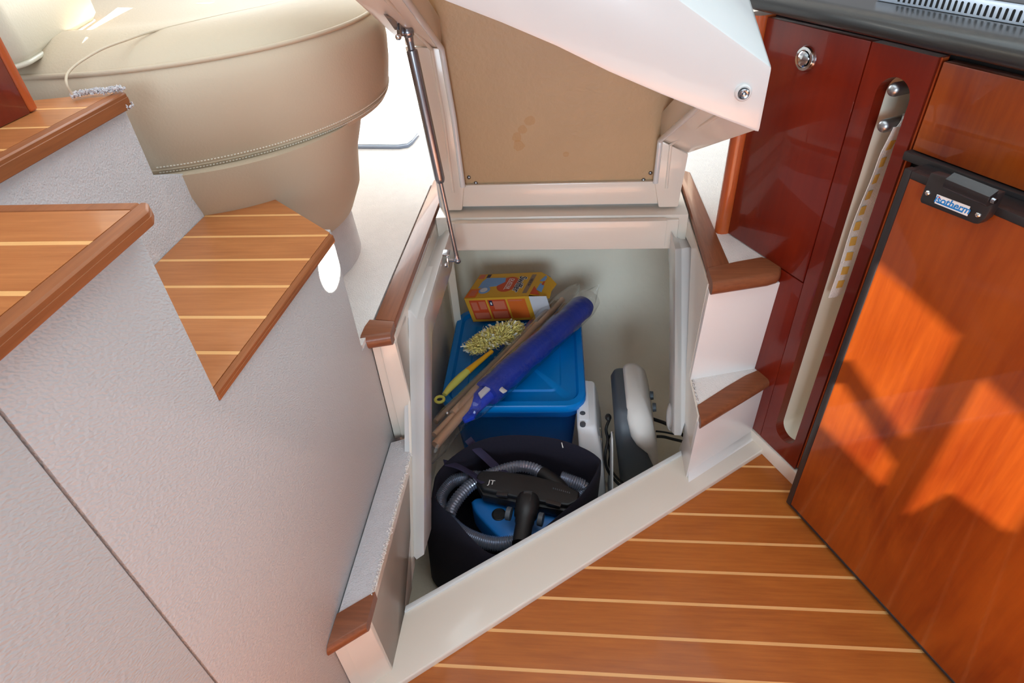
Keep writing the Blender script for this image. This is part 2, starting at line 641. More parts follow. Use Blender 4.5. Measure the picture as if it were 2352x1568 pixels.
# ================================================================== SETTING
Z1, Z2, Z3, Z4 = 0.175, 0.405, 0.627, 0.8143          # step, saloon floor, lower and upper stair treads


def y_sill_out(x): return 0.5915 + 0.75 * x
def y_sill_in(x): return 0.713 + 0.714 * x
def y_mid(x): return 0.618 + 0.775 * x                 # front of the middle step nosing
def y_top(x): return 0.838 + 0.27 * x                  # front of the upper step nosing


CO = Vector((0.437, 0.824, 0))                         # galley front: point, direction along it, outward normal
CU = Vector((0.458, -0.889, 0)).normalized()
CN = Vector((CU.y, -CU.x, 0))


def G(s, z, d=0.0): return CO + CU * s + CN * d + Vector((0, 0, z))


cab_c = CN.x * CO.x + CN.y * CO.y                      # plan half-plane of the galley front
CAB = (-CN.x, -CN.y, -cab_c + 0.0004)

# galley sole: teak planks with holly strips between them
floor = prism('floor', [(-0.34, -0.9), (1.1, -0.9), (1.1, 0.95), (0.40, 0.95), (0.40, 0.899), (-0.34, 0.345)], -0.03, -0.006, MT['black_soft'])
tag(floor, kind='structure')
SP, W_H = 0.0604, 0.0056
front_cut = (-0.75, 1.0, 0.5915 + 0.012)
for k in range(-3, 22):
    y0 = 0.7961 - SP * k
    for nm, a, b, mt in (('plank', y0 - SP + W_H / 2, y0 - W_H / 2, 'teak_floor'), ('holly_strip', y0 - W_H / 2, y0 + W_H / 2, 'holly')):
        poly = clip_all([(-0.34, a), (1.0, a), (1.0, b), (-0.34, b)], [front_cut, CAB])
        if len(poly) >= 3:
            prism(nm, poly, -0.006, 0.0 if nm == 'plank' else -0.0002, MT[mt], floor)

# upper saloon floor, carpeted, with the stairwell opening left free
carpet_z = Z2
outline = [(-1.9, 0.735), (-0.415, 0.735), (-0.326, 0.735), (-0.326, 1.335), (0.272, 1.37), (0.272, 0.966), (0.345, 0.985), (0.9, 0.985), (0.9, 3.4), (-1.9, 3.4)]
prism('floor_saloon', outline, Z2 - 0.02, Z2 + 0.004, MT['carpet'])
tag(bpy.data.objects['floor_saloon'], kind='structure')

# textured vinyl side of the stair (two panels meeting at a tight vertical joint)
wl = extr('wall_left', [(-0.325, -0.7, -0.006), (-0.325, 0.2272, -0.006), (-0.325, 0.2272, 0.8025), (-0.325, -0.7, 0.8025)], (-0.014, 0, 0), MT['vinyl'], None, 0.0025)
tag(wl, kind='structure')
extr('wall_panel', [(-0.325, 0.2288, -0.006), (-0.325, 0.795, -0.006), (-0.325, 0.795, 0.402), (-0.325, 0.730, 0.402), (-0.325, 0.730, 0.6165), (-0.325, 0.393, 0.6165), (-0.325, 0.393, 0.8025), (-0.325, 0.2288, 0.8025)], (-0.014, 0, 0), MT['vinyl'], wl, 0.0025)
# carpeted lining of the stairwell behind it
cw = bmesh.new()
bm_extr(cw, [(-0.515, -0.2, 0.40), (-0.515, 0.756, 0.40), (-0.515, 0.756, 0.689), (-0.515, 0.690, 0.714), (-0.515, 0.690, 0.797), (-0.515, -0.2, 0.797)], (-0.03, 0, 0))
wc = finish(cw, 'wall_stairwell', MT['carpet_grey'], None, 0.003)
tag(wc, kind='structure')

# cabin roof out of view; its holes are shaped to cast the sun patches
ROOF = 1.95


def sun_hole(pts):
    out = []
    for p in pts:
        p = Vector(p)
        q = p + SUN_TO * ((ROOF - p.z) / SUN_TO.z)
        out.append((q.x, q.y))
    return out


FD, FE = atz(1810.8, 1155.7, 0.01), atz(2190, 1568, 0.01)
FU = (FE - FD).normalized()
FN = Vector((FU.y, -FU.x, 0))


def FR(s, z, d=0.0): return FD + FU * s + FN * d + Vector((0, 0, z - 0.01))


holes = [
    sun_hole([FR(0.004, 0.545), FR(0.142, 0.512), FR(0.142, 0.296), FR(0.022, 0.352), FR(0.004, 0.340)]),
    sun_hole([FR(0.0, 0.318), FR(0.022, 0.334), FR(0.142, 0.275), FR(0.142, 0.192), FR(0.010, 0.205)]),
    sun_hole([FR(0.188, 0.482), FR(0.300, 0.455), FR(0.300, 0.285), FR(0.222, 0.275), FR(0.188, 0.178)]),
    sun_hole([(-0.60, 0.70, 0.84), (-0.66, 0.70, 0.84), (-0.72, 0.70, 1.3), (-0.655, 0.865, 1.3), (-0.655, 0.815, 0.86), (-0.60, 0.80, 0.845)]),
    sun_hole([aty(1562, 0, 0.9), aty(1600, 45, 0.85), aty(1622, 40, 0.9), aty(1608, 0, 0.95), aty(1590, -40, 1.0), aty(1530, -30, 0.95)]),
    sun_hole([(-0.42, 1.62, Z2), (-0.30, 1.62, Z2), (-0.35, 3.1, Z2), (-0.95, 3.1, Z2), (-0.66, 2.1, Z2)]),
    sun_hole([atz(235, 2, 0.845), atz(500, 2, 0.845), atz(470, 13, 0.845), atz(380, 11, 0.845), atz(300, 17, 0.845), atz(236, 15, 0.845)]),
    sun_hole([G(0.066, 0.716, 0.004), G(0.082, 0.748, 0.004), G(0.20, 0.768, 0.004), G(0.20, 0.752, 0.004)]),
]
holed('ceiling', [(-2.2, -1.6), (1.9, -1.6), (1.9, 2.3), (-2.2, 2.3)], holes, 0.03, lambda u, v, w: Vector((u, v, ROOF + w)), MT['gelcoat_dimmed'])
tag(bpy.data.objects['ceiling'], kind='structure')

# ================================================================== STEP MOULDING around the locker
sm = thing('step_moulding', 'cream moulded step surround framing the open storage locker', 'steps', (0, 0.72, 0))
XL, XR = -0.286, 0.241


def xl(z): return -0.274 - 0.012 * z / Z2
def xr(z): return 0.232 + 0.010 * z / Z2


# sill along the sole, with a raised lip on its inner edge
xa, xb = -0.326, 0.40
sill = [(xa, y_sill_out(xa)), (xb, y_sill_out(xb)), (xb + 0.03, y_sill_in(xb)), (xb, y_sill_in(xb)), (xa, y_sill_in(xa))]
sill = clip_all([(xa, y_sill_out(xa)), (0.46, y_sill_out(0.46)), (0.46, y_sill_in(0.46)), (xa, y_sill_in(xa))], [CAB])
prism('sill', sill, -0.004, 0.013, MT['gelcoat'], sm, 0.004, 3)
lip = []
lw = 0.0085
for xx in (xl(0), xr(0)):
    lip.append((xx, y_sill_in(xx)))
prism('sill_lip', [(lip[0][0], lip[0][1] - lw), (lip[1][0], lip[1][1] - lw), (lip[1][0], lip[1][1] + 0.002), (lip[0][0], lip[0][1] + 0.002)], -0.02, 0.0185, MT['gelcoat_dimmed'], sm, 0.0018, 2)
# right pillar: lower and upper steps
lo = clip_all([(xr(0), y_mid(xr(0)) + 0.014), (0.5, y_mid(0.5) + 0.014), (0.5, 0.98), (xr(0), 0.88)], [CAB])
hi = clip_all([(xr(Z1), y_mid(xr(Z1)) + 0.012), (0.5, y_mid(0.5) + 0.012), (0.5, 0.98), (xr(Z1), 0.93)], [CAB])
loft('pillar', [[(p[0], p[1], 0.012) for p in lo], [(p[0], p[1], Z1 - 0.012) for p in hi]], MT['gelcoat_pillar_lit'], sm, bevel=0.003)
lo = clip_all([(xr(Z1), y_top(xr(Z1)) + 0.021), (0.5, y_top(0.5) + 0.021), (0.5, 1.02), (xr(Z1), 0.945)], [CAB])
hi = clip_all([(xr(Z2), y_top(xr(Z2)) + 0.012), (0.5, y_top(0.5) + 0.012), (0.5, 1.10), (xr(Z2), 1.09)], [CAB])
loft('pillar', [[(p[0], p[1], Z1 - 0.02) for p in lo], [(p[0], p[1], Z2 - 0.02) for p in hi]], MT['gelcoat_pillar_lit'], sm, bevel=0.003)
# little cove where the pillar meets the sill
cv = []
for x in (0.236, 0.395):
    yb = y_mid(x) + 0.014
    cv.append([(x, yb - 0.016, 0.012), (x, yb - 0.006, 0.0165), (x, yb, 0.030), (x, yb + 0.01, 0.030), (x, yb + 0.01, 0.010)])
loft('cove', cv, MT['gelcoat_pillar_lit'], sm, smooth=60)
# left pillar, a narrow double-stepped edge beside the textured panel
XP = -0.3235
for (z0, z1, yf, yb) in ((0.0, Z1 - 0.012, y_mid, 0.05), (Z1 - 0.012, Z2 - 0.02, y_top, 0.0)):
    f0 = 0.014
    a, b_, m = XP, xl((z0 + z1) / 2), XP + 0.013
    ring = lambda z: [(a, yf(a) + f0, z), (m, yf(m) + f0, z), (m + 0.001, yf(m) + f0 - 0.004, z), (xl(z), yf(xl(z)) + f0 - 0.004, z), (xl(z), max(yf(xl(z)) + 0.03, 0.572 + (z - 0.015) * 0.76), z), (a, max(yf(a) + 0.03, 0.572 + (z - 0.015) * 0.76), z)]
    loft('pillar', [ring(z0), ring(z1)], MT['gelcoat'], sm, bevel=0.0012)


# side walls of the opening with their raised sealing rib
def rib(side, px, back):
    """px = pixel columns (wall edge, crest, crest, inner edge) between two rows"""
    xs = [(-0.2815, -0.268, -0.250, -0.252), (0.2385, 0.226, 0.208, 0.210)][side]
    cols = []
    for c, x, uv in zip(range(4), xs, px):
        t, b = uv
        cols.append((atx(t[0], t[1], x), atx(b[0], b[1], x)))
    rings = [[atx(u, v, x) for (u, v), x in zip(row, xs)] for row in back]
    rings.append([c[0] for c in cols])
    rings.append([c[1] for c in cols])
    bm = bmesh.new()
    R = []
    for r in rings:
        core = [r[0] + Vector((0.012 if side else -0.012, 0, 0)), r[0], r[1], r[2], r[3], r[3] + Vector((0.02 if side else -0.02, 0.012, -0.008)), r[0] + Vector((0.012 if side else -0.012, 0.03, -0.02))]
        R.append(core)
    bm_loft(bm, R)
    finish(bm, 'sealing_rib', MT['gelcoat_dimmed'], sm, 0.002, 2, 30)
    return cols


ribL = rib(0, [((942, 712), (945, 1272)), ((957, 732), (957, 1286)), ((975, 731), (974, 1274)), ((993, 765), (991, 1215))], [[(1024, 505), (1031, 505), (1043, 505), (1056, 520)], [(983, 612), (994, 612), (1008, 612), (1037, 622)]])
ribR = rib(1, [((1579, 568), (1578, 960)), ((1565, 571), (1564, 998)), ((1551, 572), (1549, 1000)), ((1537, 618), (1537, 985))], [[(1552, 505), (1545, 505), (1536, 505), (1529, 522)]])

# side walls: from under the nosing down to the rib line and the sill
def side_wall(sd):
    f = xl if sd == 0 else xr
    t = -0.004 if sd == 0 else 0.004
    if sd == 0:
        prof = [(0.42, 0.0), (0.52, 0.0), (0.60, 0.015), (0.858, 0.372), (1.25, 0.335), (1.30, 0.335), (1.30, Z2 - 0.012), (y_top(XL) + 0.02, Z2 - 0.012), (y_top(XL) + 0.012, Z1), (0.42, Z1)]
    else:
        prof = [(0.825, 0.0), (0.90, 0.0), (0.885, 0.05), (1.10, 0.37), (1.25, 0.345), (1.36, 0.345), (1.36, Z2 - 0.012), (y_top(XR) + 0.03, Z2 - 0.012), (y_top(XR) + 0.03, Z1), (0.825, Z1)]
    bm = bmesh.new()
    A = [bm.verts.new((f(z), y, z)) for y, z in prof]
    B = [bm.verts.new((f(z) + t, y, z)) for y, z in prof]
    n = len(prof)
    tris = tessellate_polygon([[Vector((y, z, 0)) for y, z in prof]])
    for tr in tris:
        bm.faces.new([A[i] for i in tr])
        bm.faces.new([B[i] for i in reversed(tr)])
    for i in range(n):
        bm.faces.new((A[i], A[(i + 1) % n], B[(i + 1) % n], B[i]))
    finish(bm, 'side_wall', MT['gelcoat'], sm, smooth=0)


side_wall(0)
side_wall(1)
# beam across the back with the rebate the hinge sits on
prism('beam', [(-0.243, 1.15), (0.197, 1.15), (0.197, 1.166), (-0.243, 1.166)], 0.343, 0.4045, MT['gelcoat'], sm, 0.002, 2)
prism('beam_ledge', [(-0.285, 1.168), (0.242, 1.168), (0.242, 1.36), (-0.285, 1.36)], 0.338, 0.409, MT['gelcoat'], sm, 0.003, 2)
prism('beam', [(-0.262, 1.158), (0.222, 1.158), (0.222, 1.168), (-0.262, 1.168)], 0.335, 0.402, MT['gelcoat'], sm, 0.001, 1)
# rough inside of the locker
lin = bmesh.new()
LX0, LX1, LY1, LZ = -0.345, 0.42, 1.60, -0.235


def quad(bm, *p):
    bm.faces.new([bm.verts.new(Vector(q)) for q in p])


fy0, fy1 = y_sill_in(LX0) + 0.0, y_sill_in(LX1)
hull = [(0.0, LZ)] + [(LY1 - 0.34 + 0.34 * sin(q), LZ + 0.40 - 0.40 * cos(q)) for q in [pi / 2 * k / 10 for k in range(11)]] + [(LY1, 0.38)]
for (ya, za), (yb, zb) in zip(hull, hull[1:]):
    quad(lin, (LX0, ya if ya else fy0, za), (LX1, ya if ya else fy1, za), (LX1, yb, zb), (LX0, yb, zb))
quad(lin, (LX0, fy0, LZ), (LX0, LY1, LZ), (LX0, LY1, 0.34), (LX0, 0.56, 0.0), (LX0, fy0, 0.0))
quad(lin, (LX1, fy1, LZ), (LX1, LY1, LZ), (LX1, LY1, 0.38), (LX1, fy1 + 0.2, 0.30), (LX1, fy1, 0.0))
quad(lin, (LX0, fy0, LZ), (LX1, fy1, LZ), (LX1, fy1, 0.0), (LX0, fy0, 0.0))
quad(lin, (LX0, 1.17, 0.36), (LX1, 1.17, 0.36), (LX1, LY1, 0.36), (LX0, LY1, 0.36))
finish(lin, 'locker_liner', MT['liner'], sm, smooth=30, weld=True)
# pocket edge down the left, seen through the opening
extr('locker_rib', [(-0.318, 1.35, -0.2), (-0.300, 1.36, -0.2), (-0.300, 1.36, 0.34), (-0.318, 1.35, 0.34)], (-0.01, 0.02, 0), MT['liner'], sm, 0.002)
# white liner pad low on the right rib
ball('liner_pad', atx(1542, 955, 0.215), 0.03, MT['gelcoat_dimmed'], sm, 14, (0.35, 0.8, 1.3))

# ================================================================== carpets and nosings of the steps
for nm, poly, lab in (
    ('step_carpet', [(XP, y_mid(XP) + 0.05), (xl(Z1) - 0.002, y_mid(XL) + 0.05), (xl(Z1) - 0.002, 0.760), (XP, 0.742)], 'long narrow strip of pale carpet on the left middle step'),
    ('step_carpet', clip_all([(XR + 0.002, y_mid(XR) + 0.044), (0.40, y_mid(0.40) + 0.044), (0.40, y_top(0.40) + 0.022), (XR + 0.002, y_top(XR) + 0.022)], [CAB]), 'small wedge of pale carpet on the right middle step'),
):
    o = prism(nm, poly, Z1 - 0.012, Z1 + 0.002, MT['carpet_grey' if poly[0][0] < 0 else 'carpet'], None, 0.002, 2)
    tag(o, lab, 'carpet')
    # frayed edge along the opening
    xe = poly[1][0] if poly[0][0] < 0 else poly[0][0]
    ya, yb = (poly[1][1], poly[2][1]) if poly[0][0] < 0 else (poly[0][1], poly[-1][1])
    bm = bmesh.new()
    for k in range(int((yb - ya) / 0.0009)):
        yy = ya + k * 0.0009
        c = Vector((xe + random.uniform(-0.003, 0.001), yy, Z1 + random.uniform(-0.001, 0.0025)))
        r = random.uniform(0.0005, 0.0013)
        rings = tube_rings([c + Vector((random.uniform(-.002, .001), random.uniform(-.002, .002), 0.001)), c, c + Vector((random.uniform(0, .002), random.uniform(-.002, .002), -random.uniform(0.001, 0.0045)))], r, 5)
        bm_loft(bm, rings)
    f = finish(bm, 'frayed_edge', MT['carpet'], o, smooth=60)
    f['kind'] = 'stuff'


def bull(name, path_front, path_back, zt, th, mat, parent=None, n=6):
    """nosing: flat top, rounded front edge; front/back plan polylines"""
    rings = []
    for pf, pb in zip(path_front, path_back):
        pf, pb = Vector((pf[0], pf[1], 0)), Vector((pb[0], pb[1], 0))
        d = (pb - pf).normalized()
        r = th / 2
        ring = [pb + Vector((0, 0, zt - th)), pb + Vector((0, 0, zt))]
        for k in range(n + 1):
            a = pi / 2 - pi * k / n
            ring.append(pf + d * (r * 0.8 * (1 - cos(a))) + Vector((0, 0, zt - r + r * sin(a))))
        rings.append(ring)
    return loft(name, rings, mat, parent, smooth=50)


NZ = 0.021
# left middle
t = thing('step_nosing', 'short block of brown wood capping the left middle step', 'nosing', (-0.30, 0.40, Z1))
xs = (XP - 0.001, xl(Z1) + 0.0005)
bull('tread_edge', [(x, y_mid(x)) for x in xs], [(x, y_mid(x) + 0.052) for x in xs], Z1 + 0.003, NZ, MT['nosing_x'], t)
# right middle
t = thing('step_nosing', 'angled brown wood nosing on the right middle step against the galley', 'nosing', (0.32, 0.88, Z1))
xs = (XR - 0.002, 0.30, 0.345, 0.393)
bull('tread_edge', [(x, y_mid(x)) for x in xs], [(x - (0.0 if i < 3 else 0.015), y_mid(x) + (0.046, 0.05, 0.05, 0.032)[i]) for i, x in enumerate(xs)], Z1 + 0.003, NZ, MT['nosing_x'], t)
# left upper: strip along the well plus end block
t = thing('step_nosing', 'long brown wood edge strip left of the open locker, on the saloon floor', 'nosing', (-0.30, 1.0, Z2))
zt = Z2 + 0.006
prism('edge_strip', [(-0.3225, 0.802), (-0.2880, 0.797), (-0.2890, 1.32), (-0.312, 1.362), (-0.3225, 1.362)], zt - 0.016, zt, MT['nosing'], t, 0.0025, 2)
b0, b1 = (-0.3345, y_top(-0.3345)), (-0.2875, y_top(-0.2875))
bull('tread_edge', [b0, (-0.331, y_top(-0.331)), (-0.29, y_top(-0.29)), b1], [(-0.3345, 0.782), (-0.331, 0.801), (-0.29, 0.7965), (-0.2885, 0.7965)], zt, 0.027, MT['nosing_x'], t)
# right upper: L shape
t = thing('step_nosing', 'L-shaped brown wood edge right of the open locker, beside the galley', 'nosing', (0.27, 1.0, Z2))
prism('edge_strip', [(0.2445, y_top(0.2445) + 0.055), (0.284, y_top(0.284) + 0.058), (0.2745, 1.375), (0.262, 1.388), (0.249, 1.388)], zt - 0.016, zt, MT['nosing'], t, 0.0025, 2)
xs = (0.2440, 0.30, 0.345, 0.362, 0.369)
bull('tread_edge', [(x, y_top(x) + (0, 0, 0, 0.004, 0.012)[i]) for i, x in enumerate(xs)], [(x, y_top(x) + (0.054, 0.06, 0.062, 0.046, 0.03)[i]) for i, x in enumerate(xs)], zt, 0.027, MT['nosing_x'], t)


# ================================================================== stair treads (teak and holly)
def tread(label, loc, poly, z, th, y_first, xlim, edge_cut, kind, edge=None):
    t = thing('stair_tread', label, 'stair tread', loc)
    prism('core', [(p[0] * 0.999, p[1]) for p in poly], z - th, z - 0.004, MT['teak_edge'], t, 0.001, 1)
    for k in range(-8, 24):
        y0 = y_first - SP * k
        for nm, a, b, mt in (('plank', y0 - SP + W_H / 2, y0 - W_H / 2, 'teak_step'), ('holly_strip', y0 - W_H / 2, y0 + W_H / 2, 'holly')):
            pl = poly
            for c in [(0, -1, -a), (0, 1, b)] + edge_cut:
                pl = clip(pl, *c)
                if len(pl) < 3:
                    break
            if len(pl) >= 3:
                prism(nm, pl, z - 0.004, z if nm == 'plank' else z - 0.0002, MT[mt], t)
    if edge:
        for e in edge:
            prism('edging', e, z - th, z + 0.0003, MT['teak_edge'], t, 0.0015, 1)
    return t


wpoly = [(-0.3243, 0.3925), (-0.307, 0.693), (-0.433, 0.806), (-0.514, 0.757), (-0.514, 0.393)]
tread('wedge-shaped teak stair tread with pale strips, below the leather seat', (-0.40, 0.6, Z3), wpoly, Z3, 0.010, 0.7529, None,
      [(0.3005, -0.0173, 0.3005 * -0.315 - 0.0173 * 0.693)], 'w', [[(-0.3243, 0.3925), (-0.307, 0.693), (-0.315, 0.700), (-0.3323, 0.3925)]])
t2 = [(-0.304, 0.385), (-0.312, 0.399), (-0.80, 0.399), (-0.80, -0.4), (-0.304, -0.4)]
tread('teak stair tread capping the textured wall panel at the left', (-0.45, 0.2, Z4), t2, Z4, 0.0115, 0.3385, None,
      [(1, 0, -0.318), (0, 1, 0.386)], 'u', [[(-0.318, -0.4), (-0.304, -0.4), (-0.304, 0.385), (-0.312, 0.399), (-0.318, 0.399)], [(-0.318, 0.386), (-0.318, 0.399), (-0.80, 0.399), (-0.80, 0.386)]])
t3 = [(-0.505, 0.401), (-0.505, 0.689), (-0.515, 0.692), (-0.66, 0.655), (-1.0, 0.655), (-1.0, 0.401)]
tread('teak landing board above the carpeted wall, beside the leather seat', (-0.6, 0.5, Z4), t3, Z4, 0.017, 0.6365, None,
      [(1, 0, -0.519)], 'l', [[(-0.519, 0.401), (-0.505, 0.401), (-0.505, 0.689), (-0.515, 0.692), (-0.519, 0.690)]])
# riser carpet between the two treads is out of sight behind the panel
prism('wall_riser', [(-0.514, 0.380), (-0.34, 0.380), (-0.34, 0.392), (-0.514, 0.392)], Z3 - 0.1, Z4 - 0.018, MT['carpet_grey'])
tag(bpy.data.objects['wall_riser'], kind='structure')

# dark end panel with an orange wooden edge standing on the landing
t = thing('cabinet_end', 'dark cabinet end panel with glowing orange wooden edge at the far left', 'cabinet', (-0.60, 0.5, Z4))
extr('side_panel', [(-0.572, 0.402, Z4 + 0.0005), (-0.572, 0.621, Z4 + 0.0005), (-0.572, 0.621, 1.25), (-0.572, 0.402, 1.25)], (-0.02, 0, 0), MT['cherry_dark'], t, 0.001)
extr('edge_trim', [(-0.571, 0.6215, Z4 + 0.0005), (-0.571, 0.634, Z4 + 0.0005), (-0.571, 0.634, 1.25), (-0.571, 0.6215, 1.25)], (-0.025, 0, 0), MT['cherry_trim'], t, 0.004, 3)

# fraying carpet tufts along the back of the landing board, under the seat cushion
def tufts(name, pts, z, r, n, label):
    bm = bmesh.new()
    path = [atz(u, v, z) for u, v in pts]
    for k in range(n):
        q = random.random() * (len(path) - 1)
        i = min(int(q), len(path) - 2)
        c = path[i].lerp(path[i + 1], q - i) + Vector((random.uniform(-r, r), random.uniform(-r, r), random.uniform(-r, r) * 0.6))
        e = c + Vector((random.uniform(-1, 1), random.uniform(-1, 1), random.uniform(-0.6, 0.8))) * r * 1.3
        bm_loft(bm, tube_rings([c, c.lerp(e, 0.5) + Vector((0, 0, 0.0008)), e], random.uniform(0.0005, 0.0012), 5))
    o = finish(bm, name, MT['carpet_grey'], None, smooth=60)
    tag(o, label, 'carpet', None, 'stuff')


tufts('carpet_fringe', [(168, 219), (200, 212), (240, 209), (280, 203)], 0.819, 0.0026, 420, 'frayed white carpet fringe between the landing board and leather seat')
tufts('carpet_fringe', [(284, 243), (297, 240), (292, 247)], 0.800, 0.003, 60, 'small white carpet tuft at the corner of the landing board')

wf_ = extr('wall_forward', [(-1.9, 3.36, Z2 + 0.004), (0.9, 3.36, Z2 + 0.004), (0.9, 3.36, 1.1), (-1.9, 3.36, 1.1)], (0, 0.03, 0), MT['gelcoat'])
tag(wf_, kind='structure')

# ================================================================== LOCKER LID standing open on its hinge
lid = thing('locker_lid', 'open white locker lid standing upright with raw brown inner panel', 'lid', (0, 1.22, Z2))
YF, YB = 1.195, 1.207
P = lambda u, v, y=YF: aty(u, v, y)


def bandxz(name, px, y0, y1, mat, bev=0.003):
    pts = [P(*uv) for uv in px]
    return extr(name, [(p.x, y0, p.z) for p in pts], (0, y1 - y0, 0), mat, lid, bev, 2)


MT['raw_fibre'] = stained('raw_fibre', srgb(182, 150, 112), srgb(176, 126, 64),
                          [(aty(*uv, YB) - Vector((0, 1.22, Z2)), r) for uv, r in (((1216, 278), 0.010), ((1200, 297), 0.009), ((1188, 315), 0.010), ((1192, 334), 0.012), ((1300, 355), 0.006))])
extr('inner_panel', [(-0.262, YB, 0.425), (0.212, YB, 0.425), (0.212, YB, 0.745), (-0.262, YB, 0.87)], (0, 0.012, 0), MT['raw_fibre'], lid)
extr('tread_skin', [(-0.285, YB + 0.013, 0.405), (0.226, YB + 0.013, 0.405), (0.236, YB + 0.013, 0.735), (-0.29, YB + 0.013, 0.885)], (0, 0.012, 0), MT['gelcoat_dimmed'], lid, 0.002)
bandxz('side_rail', [(1017, 482), (1062, 482), (1066, 427), (1043, 270), (1015, 110), (930, 105), (975, 300)], YF - 0.004, YB, MT['gelcoat'], 0.004)
bandxz('side_rail', [(1557, 474), (1512, 475), (1503, 418), (1516, 320), (1581, 352)], YF - 0.004, YB, MT['gelcoat'], 0.004)
bandxz('bottom_rail', [(1061, 476), (1511, 469), (1506, 418), (1064, 427)], YF + 0.003, YB, MT['gelcoat'], 0.002)
# rails that follow the riser, towards the camera
iL0, iL1 = P(1015, 110), Vector((-0.246, 0.86, 0.93))
oL0, oL1 = P(930, 105), Vector((-0.292, 0.86, 0.888))
iR0, iR1 = P(1516, 320), Vector((0.199, 0.86, 0.752))
oR0, oR1 = P(1581, 352), Vector((0.247, 0.845, 0.695))
extr('riser_rail', [iL0, iL1, oL1, oL0], (0, 0.02, 0.045), MT['gelcoat'], lid, 0.003)
extr('riser_rail', [iR0, iR1, oR1, oR0], (0, 0.02, 0.045), MT['gelcoat'], lid, 0.003)
# moulded bead on the inner edge
for pts in ([P(1064, 427, YF), P(1043, 270, YF), iL0, iL1], [P(1505, 418, YF), iR0, iR1]):
    pts = [Vector(p) + Vector((0, -0.004, 0)) for p in pts]
    path = []
    for a, b in zip(pts, pts[1:]):
        path += [a.lerp(b, k / 10) for k in range(10)]
    path.append(pts[-1])
    tube('bead', path, 0.0055, MT['gelcoat_dimmed'], lid, 10)
for pts in ([P(1042, 440, YF), P(1020, 270, YF), P(992, 112, YF), iL1.lerp(oL1, 0.45)], [P(1530, 430, YF), P(1540, 330, YF), iR1.lerp(oR1, 0.4)]):
    pts = [Vector(p) + Vector((0, -0.0035, 0)) for p in pts]
    path = []
    for a, b in zip(pts, pts[1:]):
        path += [a.lerp(b, k / 10) for k in range(10)]
    path.append(pts[-1])
    tube('bead', path, 0.0035, MT['gelcoat'], lid, 8)
# hollow step box: its underside now faces the camera
XA, XB = -0.286, 0.249
YP = 0.828


def zu(x): return 0.777 + (0.2515 - x) * 0.655         # front (upper) line of the underside
def zlow(x): return 0.696 + (0.248 - x) * 0.40         # inner (lower) line
def zm(x): return 0.828 + (0.25 - x) * 0.757           # nosing line
def zr(x): return 0.7205 + (0.25 - x) * 0.29           # riser line


low_px = [(1740, 306), (1584, 246), (1428, 182), (1250, 95), (1120, 42), (1010, 0)]
lowp = [aty(*uv, YP) for uv in low_px]
n_ = 8
xs = [XA + (XB - XA) * k / n_ for k in range(n_ + 1)]


def zl(x):
    q = sorted(lowp, key=lambda p: p.x)
    for a, b in zip(q, q[1:]):
        if a.x <= x <= b.x:
            return a.z + (b.z - a.z) * (x - a.x) / (b.x - a.x)
    a, b = (q[0], q[1]) if x < q[0].x else (q[-2], q[-1])
    return a.z + (b.z - a.z) * (x - a.x) / (b.x - a.x)


rings = []
for x in xs:
    rings.append([(x, YP, zl(x)), (x, YP, zu(x)), (x, 0.994, zm(x)), (x, 0.994, max(zr(x), zl(x) + 0.02)), (x, YP + 0.03, zl(x) + 0.004)])
loft('step_box', rings, MT['gelcoat_dimmed'], lid, bevel=0.006)
extr('riser_skin', [(XA, 0.99, zr(XA)), (XB - 0.006, 0.99, zr(XB)), (XB - 0.012, YB + 0.02, zr(XB)), (XA, YB + 0.02, zr(XA))], (0, 0, 0.012), MT['gelcoat_dimmed'], lid, 0.002)
c = aty(1706, 212, YP)
lathe('latch_button', [(0, -0.004), (0.0105, -0.004), (0.0105, 0.003), (0.0090, 0.0048), (0.0074, 0.0048), (0.0068, 0.003), (0.0, 0.003)], c, (0, -1, 0), MT['gelcoat_dimmed'], lid, 24)
lathe('latch_button', [(0, 0), (0.0066, 0), (0.0064, 0.006), (0.005, 0.0072), (0.0030, 0.0066), (0.002, 0.0085), (0, 0.009)], c + Vector((0, -0.002, 0)), (0, -1, 0), MT['steel'], lid, 24)
for uv in ((1077, 407), (1093, 420), (1494, 397), (1478, 413)):
    screw('bolt', aty(*uv, YB), (0, -1, 0), 0.0042, MT['steel'], lid)

# ------------------------------------------------------------------ gas strut
gs = thing('gas_strut', 'dark metal gas strut holding the locker lid open', 'gas strut', (-0.25, 1.12, 0.31))
B0 = atx(1051, 598, -0.226)
T0 = atx(937, 74, -0.262)
ax = (T0 - B0).normalized()
L = (T0 - B0).length


def proj(p):
    q = RM @ (Vector(p) - CAM)
    return 1176 + F_PX * q.x / q.z, 784 + F_PX * q.y / q.z


tb = min((abs(proj(B0 + ax * (L * k / 400))[1] - 418), k / 400) for k in range(401))[1] * L
tc = min((abs(proj(B0 + ax * (L * k / 400))[1] - 112), k / 400) for k in range(401))[1] * L
lathe('rod', [(0.0, 0.006), (0.0042, 0.006), (0.0042, tb + 0.01), (0, tb + 0.01)], B0, ax, MT['strut'], gs, 16)
lathe('cylinder', [(0.0, tb), (0.0070, tb), (0.0088, tb + 0.004), (0.0094, tb + 0.008), (0.0094, tc - 0.006), (0.0090, tc - 0.002), (0.0062, tc), (0, tc)], B0, ax, MT['strut'], gs, 20)
lathe('cylinder', [(0, tc - 0.002), (0.0060, tc - 0.002), (0.0060, L - 0.004), (0, L - 0.004)], B0, ax, MT['strut'], gs, 16)
for c, r, sg in ((B0, 0.0072, 1), (T0, 0.0102, -1)):
    ball('ball_socket', c, r, MT['strut'], gs, 16)
    lathe('ball_socket', [(0, 0), (r * 0.8, 0), (r * 0.62, 0.013), (0, 0.013)], c, ax * sg, MT['strut'], gs, 14)
